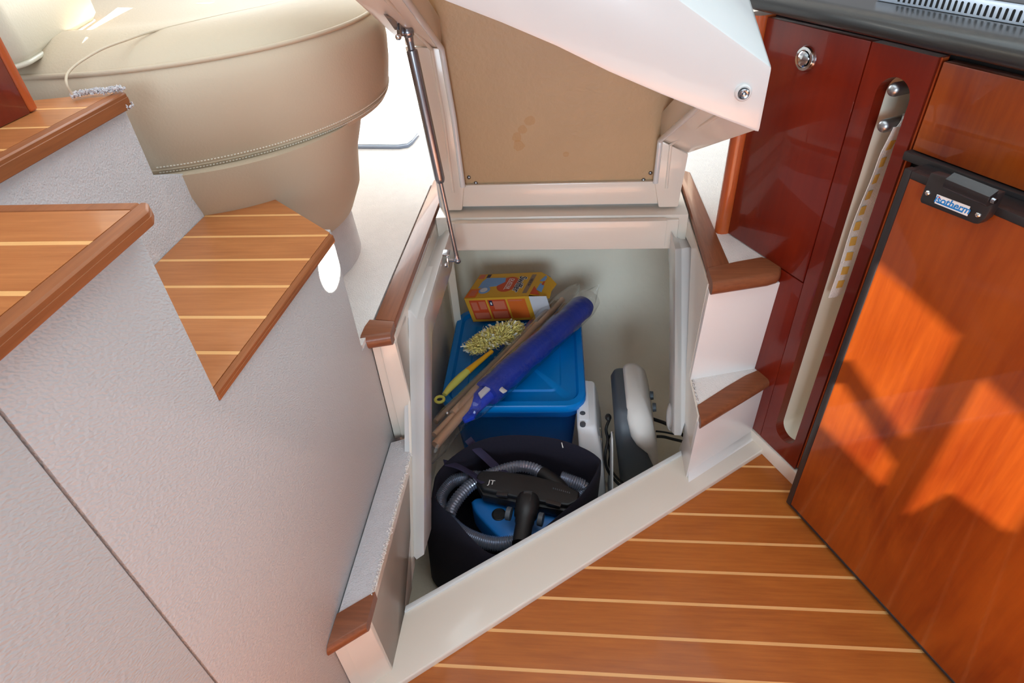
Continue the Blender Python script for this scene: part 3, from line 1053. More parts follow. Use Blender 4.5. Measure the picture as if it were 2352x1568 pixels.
# lower bracket on the sealing rib
c = atx(1030, 597, -0.241)
lathe('stud', [(0, 0), (0.0032, 0), (0.0032, 0.02), (0, 0.02)], c + Vector((-0.004, 0, 0)), (B0 - c), MT['chrome'], gs, 12)
extr('bracket', [c + Vector(v) for v in ((-0.003, -0.006, 0.012), (-0.003, 0.012, 0.012), (-0.003, 0.012, -0.010), (-0.003, -0.008, -0.014))], (0.0035, 0, 0), MT['chrome'], gs, 0.001)
extr('bracket', [c + Vector(v) for v in ((-0.010, -0.006, 0.012), (0.004, -0.006, 0.012), (0.004, 0.012, 0.014), (-0.010, 0.012, 0.014))], (0, 0, 0.003), MT['steel'], gs, 0.001)
screw('screw', c + Vector((-0.004, -0.012, -0.004)), (0.5, -1, 0.2), 0.0045, MT['chrome'], gs)
# upper bracket on the riser rail
q = [atx(u, v, -0.272) for u, v in ((880, 31), (908, 35), (926, 60), (934, 82), (912, 84), (902, 62))]
extr('bracket', q[:3] + [q[5]], (0.004, -0.004, -0.004), MT['steel'], gs, 0.001)
extr('bracket', [q[1], q[2], q[3], q[4]], (0.006, -0.003, 0), MT['steel'], gs, 0.001)
lathe('stud', [(0, 0), (0.0045, 0), (0.0045, 0.014), (0, 0.014)], T0 + Vector((-0.014, 0.004, -0.002)), (1, -0.3, 0.1), MT['steel'], gs, 12)
screw('screw', q[4] + Vector((0.003, -0.004, 0)), (0.4, -1, -0.3), 0.005, MT['chrome'], gs)

# ================================================================== SOFA with the round end
def stad(cx, cy, r, z, n=40, ext=1.05):
    pts = [(cx - ext, cy - r, z)]
    pts += [(cx + r * sin(a), cy - r * cos(a), z) for a in [pi * k / n for k in range(n + 1)]]
    pts.append((cx - ext, cy + r, z))
    return pts


sf = thing('sofa', 'rounded end of a beige leather sofa above the carpeted step', 'sofa', (-0.63, 1.05, Z2))
loft('plinth', [stad(-0.60, 1.0, 0.192, Z2 + 0.004), stad(-0.60, 1.0, 0.186, 0.52)], MT['carpet_grey'], sf, smooth=50)
loft('base', [stad(-0.60, 0.99, 0.185, 0.508), stad(-0.597, 0.985, 0.200, 0.512), stad(-0.585, 0.973, 0.213, 0.56), stad(-0.575, 0.963, 0.2165, 0.627), stad(-0.575, 0.963, 0.228, 0.66), stad(-0.575, 0.97, 0.236, 0.692)], MT['leather'], sf, smooth=60)
prof = [(0.275, 0.678), (0.297, 0.680), (0.310, 0.687), (0.316, 0.702), (0.323, 0.740), (0.326, 0.775), (0.325, 0.80), (0.319, 0.818), (0.312, 0.826), (0.300, 0.836), (0.280, 0.846), (0.250, 0.853), (0.215, 0.854), (0.185, 0.849), (0.165, 0.842), (0.10, 0.843), (0.03, 0.844)]
loft('seat_cushion', [stad(-0.63, 1.05, r, z) for r, z in prof], MT['leather'], sf, smooth=80)
for nm, r, z, rad, mt in (('piping', 0.3165, 0.8235, 0.0032, 'leather'), ('seam', 0.3148, 0.698, 0.0012, 'leather')):
    tube(nm, [Vector(p) for p in stad(-0.63, 1.05, r, z)], rad, MT[mt], sf, 8)
# stitches along the lower seam, too many to pick apart
bm = bmesh.new()
for row in (0.6945, 0.7025):
    for k in range(170):
        a = radians(15 + k * 0.78)
        a2 = a + radians(0.45)
        rr = 0.3138 if row < 0.70 else 0.3166
        bm_loft(bm, tube_rings([(-0.63 + rr * sin(a), 1.05 - rr * cos(a), row), (-0.63 + rr * sin(a2), 1.05 - rr * cos(a2), row)], 0.0009, 5))
st = finish(bm, 'stitching', MT['thread'], sf, smooth=60)
st['kind'] = 'stuff'
tube('seam', spline([atz(u, v, z) for u, v, z in ((166, 217, 0.8250), (153, 192, 0.8365), (156, 168, 0.8430), (184, 142, 0.8485), (236, 112, 0.8520), (290, 92, 0.8523), (350, 72, 0.8528), (430, 53, 0.8530), (520, 33, 0.8530), (620, 12, 0.8528), (680, -4, 0.8525))], 6), 0.0014, MT['leather'], sf, 8)
# back cushion
bk = thing('back_cushion', 'thick cream back cushion lit by the sun, top left corner', 'cushion', (-0.72, 0.86, 0.85))
p0, p1 = Vector((-0.619, 0.690, 0)), Vector((-0.713, 1.0, 0))
dd = (p1 - p0).normalized()
nn = Vector((dd.y, -dd.x, 0))
Lc = (p1 - p0).length
rings = []
for (zz, inset, lean) in ((0.836, 0.026, 0), (0.840, 0.012, 0), (0.853, 0.003, 0.0), (0.90, 0.0, -0.004), (1.0, -0.004, -0.02), (1.15, 0.0, -0.05), (1.2, 0.02, -0.06)):
    o = rrect(Lc / 2, -0.055, Lc - 2 * inset, 0.115 - 2 * inset, 0.035, 6)
    rings.append([p0 + dd * u + nn * (w + lean) + Vector((0, 0, zz)) for u, w in o])
loft('cushion_body', rings, MT['leather_white'], bk, smooth=80)
tube('piping', [p0 + dd * u + nn * w + Vector((0, 0, 0.842)) for u, w in rrect(Lc / 2, -0.055, Lc - 0.020, 0.098, 0.033, 8)], 0.003, MT['leather_white'], bk, 8)

# glossy white board lying on the saloon carpet
bd = thing('board', 'glossy white board with rounded corner lying on the saloon carpet', 'board', (-0.6, 1.8, Z2))
zb = Z2 + 0.015
pts = [atz(u, v, zb) for u, v in ((700, 332), (915, 333), (936, 330), (948, 321), (975, 283), (985, 262), (1012, 60), (760, 60))]
prism('board_edge', [(p.x, p.y) for p in pts], Z2 + 0.0045, zb - 0.003, MT['board_edge'], bd, 0.001)
cen = sum(pts, Vector()) / len(pts)
prism('board_top', [(cen.x + (p.x - cen.x) * 0.985, cen.y + (p.y - cen.y) * 0.985) for p in pts], zb - 0.003, zb, MT['board'], bd, 0.001)

# ================================================================== GALLEY
def gpl(s0, s1, z0, z1, d): return [G(s0, z0, d), G(s1, z0, d), G(s1, z1, d), G(s0, z1, d)]


ga = thing('galley_cabinet', 'glossy dark cherry galley cabinet with towel slot and chrome knob', 'cabinet', G(-0.1, 0, -0.1))
holed('carcass', [(-0.315, 0.02), (1.0, 0.02), (1.0, 0.787), (-0.315, 0.787)], [[(-0.078, 0.06), (-0.006, 0.06), (-0.006, 0.765), (-0.078, 0.765)]], 0.004, lambda s, z, w: G(s, z, -0.0205 - w), MT['gap'], ga)
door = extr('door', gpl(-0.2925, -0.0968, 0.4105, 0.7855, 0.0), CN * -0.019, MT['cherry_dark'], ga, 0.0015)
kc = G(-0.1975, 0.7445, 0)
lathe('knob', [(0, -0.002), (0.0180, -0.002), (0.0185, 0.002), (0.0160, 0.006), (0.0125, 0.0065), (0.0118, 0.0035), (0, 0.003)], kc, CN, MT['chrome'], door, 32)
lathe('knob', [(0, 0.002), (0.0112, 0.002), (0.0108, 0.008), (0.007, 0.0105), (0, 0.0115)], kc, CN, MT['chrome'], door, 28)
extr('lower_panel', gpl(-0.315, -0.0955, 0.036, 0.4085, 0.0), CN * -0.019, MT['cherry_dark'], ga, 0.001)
pp = [(-0.294, -0.018), (-0.294, 0.004), (-0.297, 0.012), (-0.303, 0.0165), (-0.311, 0.016), (-0.319, 0.011), (-0.325, 0.003), (-0.328, -0.03)]
extr('corner_post', [G(s, Z2 + 0.003, d) for s, d in pp], (0, 0, 0.785 - Z2), MT['cherry_trim'], ga, smooth=60)
# panel with the long towel slot
sl, sr, zb_, zt_ = -0.0675, -0.0165, 0.075, 0.7525
rs = (sr - sl) / 2
cs = (sl + sr) / 2
slot = [(cs + rs * cos(a), zt_ - rs + rs * sin(a)) for a in [pi * k / 16 for k in range(17)]] + [(cs + rs * cos(a), zb_ + rs + rs * sin(a)) for a in [pi + pi * k / 16 for k in range(17)]]
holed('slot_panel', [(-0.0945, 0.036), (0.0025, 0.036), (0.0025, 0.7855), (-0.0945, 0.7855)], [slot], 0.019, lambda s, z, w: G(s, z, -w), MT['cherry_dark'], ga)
big = [(cs + (s - cs) * 1.06, 0.41 + (z - 0.41) * 1.004) for s, z in slot]
loft('towel_recess', [[G(s, z, -0.0188) for s, z in big], [G(s, z, -0.105) for s, z in big]], MT['slot_white'], ga, cap0=False, smooth=50)
extr('slot_rim', [G(s, z, -0.0006) for s, z in []] or gpl(0.0028, 0.0052, 0.04, 0.785, -0.004), CN * -0.01, MT['cherry_trim'], ga)
for s, z in ((-0.0425, 0.690), (-0.0445, 0.7365)):
    r_ = 0.0088
    lathe('towel_rail', [(0, 0), (r_ * 0.55, 0.0012), (r_ * 0.86, 0.0038), (r_, 0.0075), (r_, 0.108), (0, 0.108)], G(s, z, 0.004), -CN, MT['alu'], ga, 20, 50)
drawer = extr('drawer_front', gpl(0.0125, 0.62, 0.677, 0.7835, 0.004), CN * -0.02, MT['cherry'], ga, 0.0015)
extr('base_strip', gpl(-0.12, 0.012, 0.0005, 0.034, 0.0035), CN * -0.02, MT['gelcoat'], ga, 0.001)
# countertop
ct = thing('countertop', 'speckled black stone countertop over the cherry galley cabinet', 'countertop', G(0, 0.8, -0.2))
prof = [(0.016, 0.7955), (0.0215, 0.799), (0.0235, 0.806), (0.0215, 0.8145), (0.016, 0.820), (0.004, 0.8222), (-0.58, 0.8222), (-0.58, 0.7955)]
loft('worktop', [[G(s, z, d) for d, z in prof] for s in (-0.40, 1.0)], MT['granite'], ct, smooth=50)
# hob
hb = thing('hob', 'steel-framed black glass hob with a slotted vent, top right corner', 'hob', G(0.1, 0.823, -0.2))
ring = [(-0.142, -0.043), (0.75, -0.043), (0.75, -0.50), (-0.142, -0.50)]
extr('frame', [G(s, 0.8225, d) for s, d in ring], (0, 0, 0.0190), MT['hob_steel_sky'], hb, 0.0015)
extr('top_band', [G(s, 0.8416, d) for s, d in ((-0.136, -0.049), (0.745, -0.049), (0.745, -0.075), (-0.136, -0.075))], (0, 0, 0.0008), MT['black'], hb)
extr('glass_trim', [G(s, 0.8416, d) for s, d in ((-0.136, -0.0755), (0.745, -0.0755), (0.745, -0.082), (-0.136, -0.082))], (0, 0, 0.004), MT['hob_steel_sky'], hb, 0.001)
extr('glass_top', [G(s, 0.8416, d) for s, d in ((-0.132, -0.0825), (0.74, -0.0825), (0.74, -0.49), (-0.132, -0.49))], (0, 0, 0.0035), MT['glass_black'], hb, 0.001)
first = None
for k in range(36):
    s = -0.108 + 0.0078 * k
    if first is None:
        p_ = []
        for q in range(8):
            a_ = pi * q / 7
            p_.append((0.0017 * cos(a_), 0.8355 + 0.0017 * sin(a_)))
        p_ = p_ + [(-0.0017, 0.8255), (0.0017, 0.8255)]
        o = extr('vent_slot', [G(s + a_, z_, -0.0428) for a_, z_ in p_], CN * -0.0012, MT['gap'], hb, smooth=0)
        first = (o, s)
    else:
        o = first[0].copy()
        COL.objects.link(o)
        o.parent = hb
        o.location = CU * (s - first[1])

# tea towel hanging on the lower rail
tw = thing('tea_towel', 'white tea towel with yellow checks hanging on the lower rail', 'towel', G(-0.042, 0.6, -0.06))
rows = []
zt0 = 0.690
for k in range(25):
    t_ = k / 24
    z = zt0 - 0.285 * t_
    row = []
    for j in range(8):
        d = -0.010 - 0.080 * j / 7
        wob = 0.0022 * sin(j * 1.7 + k * 0.25) + 0.002 * sin(k * 0.4)
        row.append(G(-0.0335 + wob - 0.0105 * min(1.0, t_ * 7) - 0.004 * t_, z - 0.004 * (j / 7), d))
    rows.append(row)
over = []
for a in [pi * k / 8 for k in range(9)]:
    over.append([G(-0.0425 + 0.0100 * cos(a) * -1, zt0 + 0.0100 * sin(a), -0.050 + 0.036 * (a / pi) - (0.040 + 0.036 * a / pi) * j / 7) for j in range(8)])
back = [[G(-0.0525 + 0.004 * k / 10, zt0 - 0.20 * k / 10, -0.050 - 0.040 * j / 7) for j in range(8)] for k in range(10, 0, -1)]
sheet = back + over + rows
bm = bmesh.new()
bm_loft(bm, [r + [p + CU * 0.0012 for p in reversed(r)] for r in sheet])
finish(bm, 'cloth', MT['towel'], tw, smooth=60)
for k in range(10):
    q = []
    for t_, d in ((0.07 + 0.09 * k, 0.06), (0.07 + 0.09 * k, 0.2), (0.12 + 0.09 * k, 0.2), (0.12 + 0.09 * k, 0.06)):
        kk, jj = t_ * 24, d * 7
        k0, j0 = int(kk), int(jj)
        a_ = rows[k0][j0].lerp(rows[k0][j0 + 1], jj - j0)
        b_ = rows[k0 + 1][j0].lerp(rows[k0 + 1][j0 + 1], jj - j0)
        q.append(a_.lerp(b_, kk - k0) + CU * 0.0022)
    extr('check', q, CU * 0.0004, MT['towel_yellow'], tw, smooth=0)

# fridge
def fpl(s0, s1, z0, z1, d): return [FR(s0, z0, d), FR(s1, z0, d), FR(s1, z1, d), FR(s0, z1, d)]


fr = thing('fridge', 'built-in fridge with cherry door panel and black frame', 'fridge', FR(0.2, 0.01, -0.05))
extr('door_body', fpl(-0.0055, 0.62, 0.008, 0.671, -0.003), FN * -0.036, MT['black_soft'], fr, 0.002)
for px in (fpl(-0.006, 0.0045, 0.007, 0.672, 0.0), fpl(0.0045, 0.62, 0.6625, 0.672, 0.0), fpl(0.0045, 0.62, 0.007, 0.0125, 0.0)):
    extr('door_frame', px, FN * -0.012, MT['black'], fr, 0.0012)
extr('door_panel', fpl(0.0048, 0.62, 0.0128, 0.6622, -0.001), FN * -0.008, MT['cherry'], fr)
extr('top_trim', [CO + CU * s + CN * 0.012 + Vector((0, 0, z)) for s, z in ((0.008, 0.664), (0.62, 0.664), (0.62, 0.6755), (0.008, 0.6755))], CN * -0.03, MT['black'], fr, 0.002)
LP = lambda u, v, d: atp(u, v, FR(0, 0.3, d), FN)
la = extr('latch', [LP(u, v, 0.012) for u, v in ((2137, 396), (2292, 445), (2270, 490), (2262, 503), (2246, 515), (2236, 514), (2114, 466), (2112, 458))], FN * -0.013, MT['black'], fr, 0.0025, 2)
le = [LP(u, v, 0.021) for u, v in ((2163, 437), (2262, 470), (2292, 447), (2284, 437), (2176, 403))]
lzb, lzt = (le[0].z + le[1].z) / 2, le[4].z
s_of = lambda p: (p - FD).dot(FU)
lev = []
for s in (s_of(le[0]), s_of(le[1]) + 0.002):
    lev.append([FR(s, lzb + 0.001, 0.012), FR(s, lzb, 0.019), FR(s, lzb + 0.003, 0.0225), FR(s, lzb + 0.012, 0.0225), FR(s, lzt - 0.002, 0.019), FR(s, lzt + 0.002, 0.012)])
loft('lever', lev, MT['black'], la, smooth=50)
lathe('lever_pivot', [(0, 0), (0.0035, 0), (0.003, 0.004), (0, 0.004)], FR(s_of(le[1]) + 0.003, lzt - 0.008, 0.017), FU, MT['steel'], la, 12)
bp = [atp(u, v, FR(0, 0.3, 0.0124), FN) for u, v in ((2153, 446), (2229, 474), (2222, 496), (2147, 466))]
extr('badge', bp, FN * 0.0006, MT['ink_white'], la, smooth=0)
bc = sum(bp, Vector()) / 4
bx, by = (bp[1] - bp[0]).normalized(), (bp[0] - bp[3]).normalized()
text('badge_text', 'isotherm', 0.0122, bc + by * 0.0004, bx, by, MT['ink_blue'], la, 0.0008, 0.25, 0.0002)
ud = [bp[3].lerp(bp[2], 0.08) + by * 0.0016, bp[3].lerp(bp[2], 0.85) + by * 0.0016, bp[3].lerp(bp[2], 0.85) + by * 0.0034, bp[3].lerp(bp[2], 0.08) + by * 0.0034]
extr('badge_bar', [p + FN * 0.0007 for p in ud], FN * 0.0002, MT['ink_blue'], la, smooth=0)
lathe('badge_dot', [(0, 0), (0.0009, 0), (0.0009, 0.0003), (0, 0.0003)], bp[0].lerp(bp[1], 0.1) - by * 0.0022 + FN * 0.0008, FN, MT['ink_red'], la, 10)
for uv in ((2131, 443), (2247, 493)):
    screw('screw', atp(*uv, FR(0, 0.3, 0.0122), FN), FN, 0.0032, MT['chrome'], la)

# ================================================================== THINGS INSIDE THE LOCKER
FZ = LZ + 0.001
# storage tub
tb_ = thing('storage_tub', 'translucent blue plastic storage tub with lid at the back of the locker', 'storage box', (-0.137, 1.215, FZ))
TC = (-0.137, 1.216)
RT = radians(1.5)


def tr(w, d, r, z, n=6): return [(x, y, z) for x, y in rrect(TC[0], TC[1], w, d, r, n, RT)]


loft('tub_body', [tr(0.272, 0.318, 0.035, FZ), tr(0.280, 0.326, 0.038, FZ + 0.006), tr(0.308, 0.354, 0.040, -0.040), tr(0.308, 0.354, 0.040, -0.034), tr(0.302, 0.348, 0.038, -0.034), tr(0.274, 0.320, 0.036, FZ + 0.009)], MT['tub'], tb_, smooth=50)
loft('tub_rim', [tr(0.310, 0.356, 0.040, -0.046), tr(0.327, 0.373, 0.044, -0.045), tr(0.331, 0.377, 0.046, -0.041), tr(0.329, 0.375, 0.045, -0.028), tr(0.310, 0.356, 0.040, -0.028)], MT['tub'], tb_, cap0=False, cap1=False, smooth=50)
loft('lid', [tr(0.330, 0.376, 0.045, -0.0275), tr(0.340, 0.388, 0.047, -0.024), tr(0.346, 0.394, 0.050, -0.017), tr(0.346, 0.394, 0.050, -0.006), tr(0.340, 0.388, 0.047, 0.000), tr(0.312, 0.360, 0.036, 0.001), tr(0.300, 0.348, 0.032, -0.007), tr(0.230, 0.278, 0.026, -0.007), tr(0.222, 0.270, 0.024, -0.003), tr(0.02, 0.03, 0.005, -0.003)], MT['tub_lid'], tb_, cap0=False, smooth=40)
t = thing('spray_bottle', 'pale blue capped bottle showing through the tub lid', 'bottle', (-0.024, 1.29, FZ + 0.012))
lathe('bottle_body', [(0, 0), (0.03, 0), (0.032, 0.006), (0.032, 0.10), (0.022, 0.13), (0.0, 0.13)], (-0.028, 1.285, FZ + 0.012), (0, 0, 1), MT['navy_thing'], t, 24)
lathe('bottle_cap', [(0, 0.1305), (0.024, 0.1305), (0.025, 0.135), (0.023, 0.180), (0.014, 0.192), (0, 0.193)], (-0.028, 1.285, FZ + 0.012), (0, 0, 1), MT['cyan_bottle'], t, 24)
t = thing('sponge_pack', 'pale blue packet showing through the front wall of the tub', 'packet', (-0.12, 1.08, FZ + 0.012))
loft('pack', [[(x, y, z) for x, y in rrect(-0.115, 1.085, w, d, 0.008, 4, 0.15)] for w, d, z in ((0.06, 0.03, FZ + 0.0125), (0.068, 0.036, FZ + 0.02), (0.068, 0.036, FZ + 0.12), (0.06, 0.03, FZ + 0.13))], MT['cyan_bottle'], t, smooth=60)
t = thing('folded_cloth', 'dark blue bundle lying inside the blue tub', 'cloth', (-0.17, 1.22, FZ + 0.012))
loft('bundle', [[(x, y, z) for x, y in rrect(-0.19, 1.26, w, d, 0.04, 6, 0.1)] for w, d, z in ((0.15, 0.17, FZ + 0.0125), (0.17, 0.20, FZ + 0.03), (0.165, 0.19, FZ + 0.11), (0.10, 0.12, FZ + 0.14))], MT['navy_thing'], t, smooth=60)

# ------------------------------------------------------------------ duster refill box
bx_ = thing('duster_box', 'yellow and orange cardboard duster refill box with its end torn open', 'box', (-0.18, 1.40, 0.004))
bo, bu, bv, bw = Vector((-0.264, 1.342, 0.006)), Vector((0.1725, 0.010, 0.001)), Vector((0.030, 0.119, 0.0)), Vector((-0.0180, 0.002, 0.0765))


def K(a, b, c): return bo + bu * a + bv * b + bw * c


nF, nT, nL = bu.cross(bw).normalized(), bu.cross(bv).normalized(), bw.cross(bv).normalized()
for nm, q in (('front_panel', (K(0, 0, 0), K(1, 0, 0), K(1, 0, 1), K(0, 0, 1))), ('back_panel', (K(0, 1, 0), K(1, 1, 0), K(1, 1, 1), K(0, 1, 1))), ('base_panel', (K(0, 0, 0), K(1, 0, 0), K(1, 1, 0), K(0, 1, 0))), ('top_panel', (K(0, 0, 1), K(1, 0, 1), K(1, 1, 1), K(0, 1, 1))), ('end_panel', (K(0, 0, 0), K(0, 1, 0), K(0, 1, 1), K(0, 0, 1)))):
    cc = sum(q, Vector()) / 4
    inn = (K(.5, .5, .5) - cc).normalized()
    extr(nm, q, inn * 0.0009, MT['box_yellow'], bx_, smooth=0)
wf = [K(1, 0.0, 0.02), K(1, 0.0, 0.97), K(1.0, 0.0, 0.97) + Vector((0.046, 0.004, -0.002)), K(1, 0, 0.02) + Vector((0.045, 0.006, 0.006))]
extr('torn_flap', wf, (0.001, 0.0012, 0.0003), MT['box_white'], bx_, smooth=0)
yf_ = [K(1, 0.06, 1.0), K(1, 1, 1.0), K(1, 1, 1) + Vector((0.026, -0.022, -0.003)), K(1, 1, 1) + Vector((0.044, -0.050, -0.008)), K(1, 1, 1) + Vector((0.030, -0.078, -0.012)), K(1, 1, 1) + Vector((0.026, -0.108, -0.016))]
yfl = extr('tuck_flap', yf_, (0, 0.0002, -0.0009), MT['box_yellow'], bx_, smooth=0)


def onF(a, c): return K(a, 0, c)
def onT(a, b): return K(a, b, 1)


def pat(nm, f, pts, n, mat, th=0.0004): return patch(nm, [f(*p) for p in pts], n, mat, bx_, th)


for a0, a1, mt in ((0.06, 0.315, 'box_red'), (0.345, 0.625, 'box_red'), (0.655, 0.93, 'box_orange')):
    pat('printed_panel', onF, [(a0, .1), (a1, .1), (a1, .9), (a0, .9)], nF, MT[mt])
for a0, a1, c0, c1 in ((0.08, 0.17, .48, .82), (0.20, 0.30, .52, .84), (0.08, 0.30, .14, .38), (0.42, 0.60, .50, .84), (0.37, 0.60, .14, .42)):
    pat('small_print', onF, [(a0, c0), (a1, c0), (a1, c1), (a0, c1)], nF, MT['ink_pink'], 0.0006)
pat('symbol', onF, [(0.365, .66), (0.415, .66), (0.415, .87), (0.365, .87)], nF, MT['ink_navy'], 0.0008)
pat('symbol', onF, [(0.38, .70), (0.402, .70), (0.402, .80), (0.38, .80)], nF, MT['ink_white'], 0.0010)
pat('small_print', onF, [(0.67, .82), (0.88, .82), (0.88, .86), (0.67, .86)], nF, MT['ink_pink'], 0.0006)
# top print
disc = [(0.565 + 0.165 * cos(2 * pi * k / 28), 0.52 + 0.31 * sin(2 * pi * k / 28)) for k in range(28)]
pat('printed_disc', onT, disc, nT, MT['box_red'], 0.0004)
pat('picture', onT, [(0.12, .40), (0.40, .46), (0.50, .62), (0.47, .80), (0.16, .82), (0.12, .66)], nT, MT['box_blue'], 0.0006)
pat('picture', onT, [(0.245 + 0.085 * cos(2 * pi * k / 20), 0.30 + 0.14 * sin(2 * pi * k / 20)) for k in range(20)], nT, MT['box_blue'], 0.0008)
pat('picture', onT, [(0.235 + 0.055 * cos(2 * pi * k / 20), 0.30 + 0.09 * sin(2 * pi * k / 20)) for k in range(20)], nT, MT['box_white'], 0.0010)
pat('printed_panel', onT, [(0.01, .02), (0.17, .02), (0.17, .36), (0.01, .36)], nT, MT['box_orange'], 0.0004)
pat('small_print', onT, [(0.05, .08), (0.14, .08), (0.14, .30), (0.05, .30)], nT, MT['ink_pink'], 0.0006)
pat('printed_panel', onT, [(0.02, .80), (0.11, .80), (0.11, .97), (0.02, .97)], nT, MT['ink_pink'], 0.0004)
pat('symbol', onT, [(0.14, .84), (0.20, .84), (0.20, .97), (0.14, .97)], nT, MT['ink_navy'], 0.0004)
pat('printed_panel', onT, [(0.875, .12), (0.945, .12), (0.945, .90), (0.875, .90)], nT, MT['ink_brown'], 0.0004)
text('brand_print', 'Swiffer', 0.0285, K(0.752, 0.50, 1), -bv, bu, MT['ink_white'], bx_, 0.0008, 0, 0.0016)
text('brand_print', 'Swiffer', 0.0285, K(0.752, 0.50, 1), -bv, bu, MT['ink_navy'], bx_, 0.0013, 0, 0.0003)
text('brand_print', 'DUSTER', 0.0150, K(0.595, 0.53, 1), -bv, bu, MT['ink_white'], bx_, 0.0010)
text('brand_print', 'NEW 6+', 0.0105, K(0.910, 0.56, 1), -bv, bu, MT['ink_navy'], bx_, 0.0008)
pat('small_print', onT, [(0.545, .30), (0.553, .30), (0.553, .76), (0.545, .76)], nT, MT['ink_white'], 0.0008)
fn_ = (yf_[1] - yf_[0]).cross(yf_[3] - yf_[0]).normalized()
if fn_.z < 0:
    fn_ = -fn_


def onY(s, t_): return yf_[0].lerp(yf_[1], t_) + Vector((0.030 * s, -0.030 * s * 0.3, -0.006 * s))


patch('picture', [onY(*p) + fn_ * 0.0006 for p in ((0.25, .62), (0.62, .66), (0.95, .93), (0.55, .95))], fn_, MT['box_blue'], bx_)
patch('picture', [onY(*p) + fn_ * 0.0006 for p in ((0.35, .25), (0.85, .22), (0.80, .50), (0.40, .55))], fn_, MT['box_blue'], bx_)
patch('picture', [onY(*p) + fn_ * 0.0008 for p in ((0.55, .50), (0.72, .50), (0.72, .66), (0.58, .66))], fn_, MT['box_red'], bx_)
patch('printed_panel', [onY(*p) + fn_ * 0.0006 for p in ((0.02, .02), (0.82, .10), (0.05, .36))], fn_, MT['box_red'], bx_)

# ------------------------------------------------------------------ duster
du = thing('duster', 'yellow fluffy hand duster with ring-ended lime handle lying on the tub', 'duster', (-0.2, 1.12, 0.004))
HZ = 0.030
hp = [atz(u, v, HZ) for u, v in ((1021, 906), (1036, 888), (1056, 868), (1076, 850))]
tube('handle_grip', spline(hp, 6), lambda t_: 0.0062 + 0.0042 * sin(pi * min(1, t_ * 0.8)), MT['handle_lime'], du, 14, 0.8)
hp2 = [atz(u, v, HZ + 0.001) for u, v in ((1074, 852), (1092, 837), (1112, 821), (1130, 806))]
tube('handle_shaft', spline(hp2, 6), lambda t_: 0.0095 - 0.004 * t_, MT['handle_yellow'], du, 14, 0.75)
rc = atz(1010, 917, HZ)
tube('handle_ring', [rc + Vector((0.0098 * cos(a), 0.0098 * sin(a), 0)) for a in [2 * pi * k / 24 for k in range(25)]], 0.0036, MT['handle_lime'], du, 10)
hc, ha = atz(1138, 778, 0.030), (atz(1203, 745, 0.030) - atz(1068, 808, 0.030))
hl = ha.length / 2
ha.normalize()
hb_ = Vector((-ha.y, ha.x, 0))
core = [[hc + ha * (hl * 0.8 * (2 * k / 10 - 1)) + hb_ * (0.021 * math.sqrt(max(0.02, 1 - (2 * k / 10 - 1) ** 2)) * cos(a)) + Vector((0, 0, 0.012 * math.sqrt(max(0.02, 1 - (2 * k / 10 - 1) ** 2)) * sin(a))) for a in [2 * pi * j / 12 for j in range(12)]] for k in range(11)]
loft('duster_core', core, MT['duster'], du, smooth=80)


def ribbon(bm, p, d, l, w, curl):
    d = d.normalized()
    s = d.cross(Vector((random.uniform(-1, 1), random.uniform(-1, 1), random.uniform(-1, 1)))).normalized()
    up = s.cross(d)
    prev = None
    for k in range(5):
        q = k / 4
        c = p + d * (l * q) + up * (curl * l * sin(q * 2.4))
        a, b = bm.verts.new(c - s * w), bm.verts.new(c + s * w)
        if prev:
            bm.faces.new((prev[0], prev[1], b, a))
        prev = (a, b)


for nm, n, mt, l0, l1, w in (('fibres', 2600, 'duster', 0.008, 0.021, 0.0011), ('fibre_edges', 90, 'duster_white', 0.014, 0.030, 0.0026)):
    bm = bmesh.new()
    for k in range(n):
        u, a = random.uniform(-0.95, 0.95), random.uniform(0, 2 * pi)
        q = math.sqrt(1 - u * u)
        dirn = ha * (u * 0.9 + random.uniform(-.4, .4)) + hb_ * (q * cos(a)) + Vector((0, 0, abs(q * sin(a)) * 0.9 + random.uniform(-0.15, 0.3)))
        p = hc + ha * (hl * 0.8 * u) + hb_ * (0.020 * q * cos(a)) + Vector((0, 0, 0.012 * q * abs(sin(a))))
        ribbon(bm, p, dirn, random.uniform(l0, l1), w * random.uniform(0.6, 1.3), random.uniform(-0.7, 0.7))
    f = finish(bm, nm, MT[mt], du, smooth=80)
    f['kind'] = 'stuff'

# ------------------------------------------------------------------ poles in clear plastic
po = thing('pole_bundle', 'bundle of brown metal poles in a clear plastic sleeve across the tub', 'poles', (-0.14, 1.15, 0.004))
for (u0, v0, u1, v1, r, za, zb2, mt) in ((998, 1000, 1292, 688, 0.0085, 0.030, 0.034, 'pole'), (1001, 968, 1280, 690, 0.0070, 0.026, 0.032, 'pole_dark'), (1018, 1000, 1300, 700, 0.0068, 0.020, 0.030, 'pole_dark'), (1040, 950, 1235, 745, 0.0095, 0.036, 0.038, 'pole'), (1000, 1022, 1100, 905, 0.0100, 0.032, 0.034, 'pole')):
    a, b = atz(u0, v0, za), atz(u1, v1, zb2)
    tube('pole', [a, a.lerp(b, 0.5), b], r, MT[mt], po, 12)
tube('pole_clip', [atz(1135, 845, 0.052), atz(1128, 852, 0.052), atz(1120, 862, 0.050)], 0.004, MT['steel'], po, 8)
ball('rivet', atz(1027, 948, 0.040), 0.0042, MT['chrome'], po, 12)


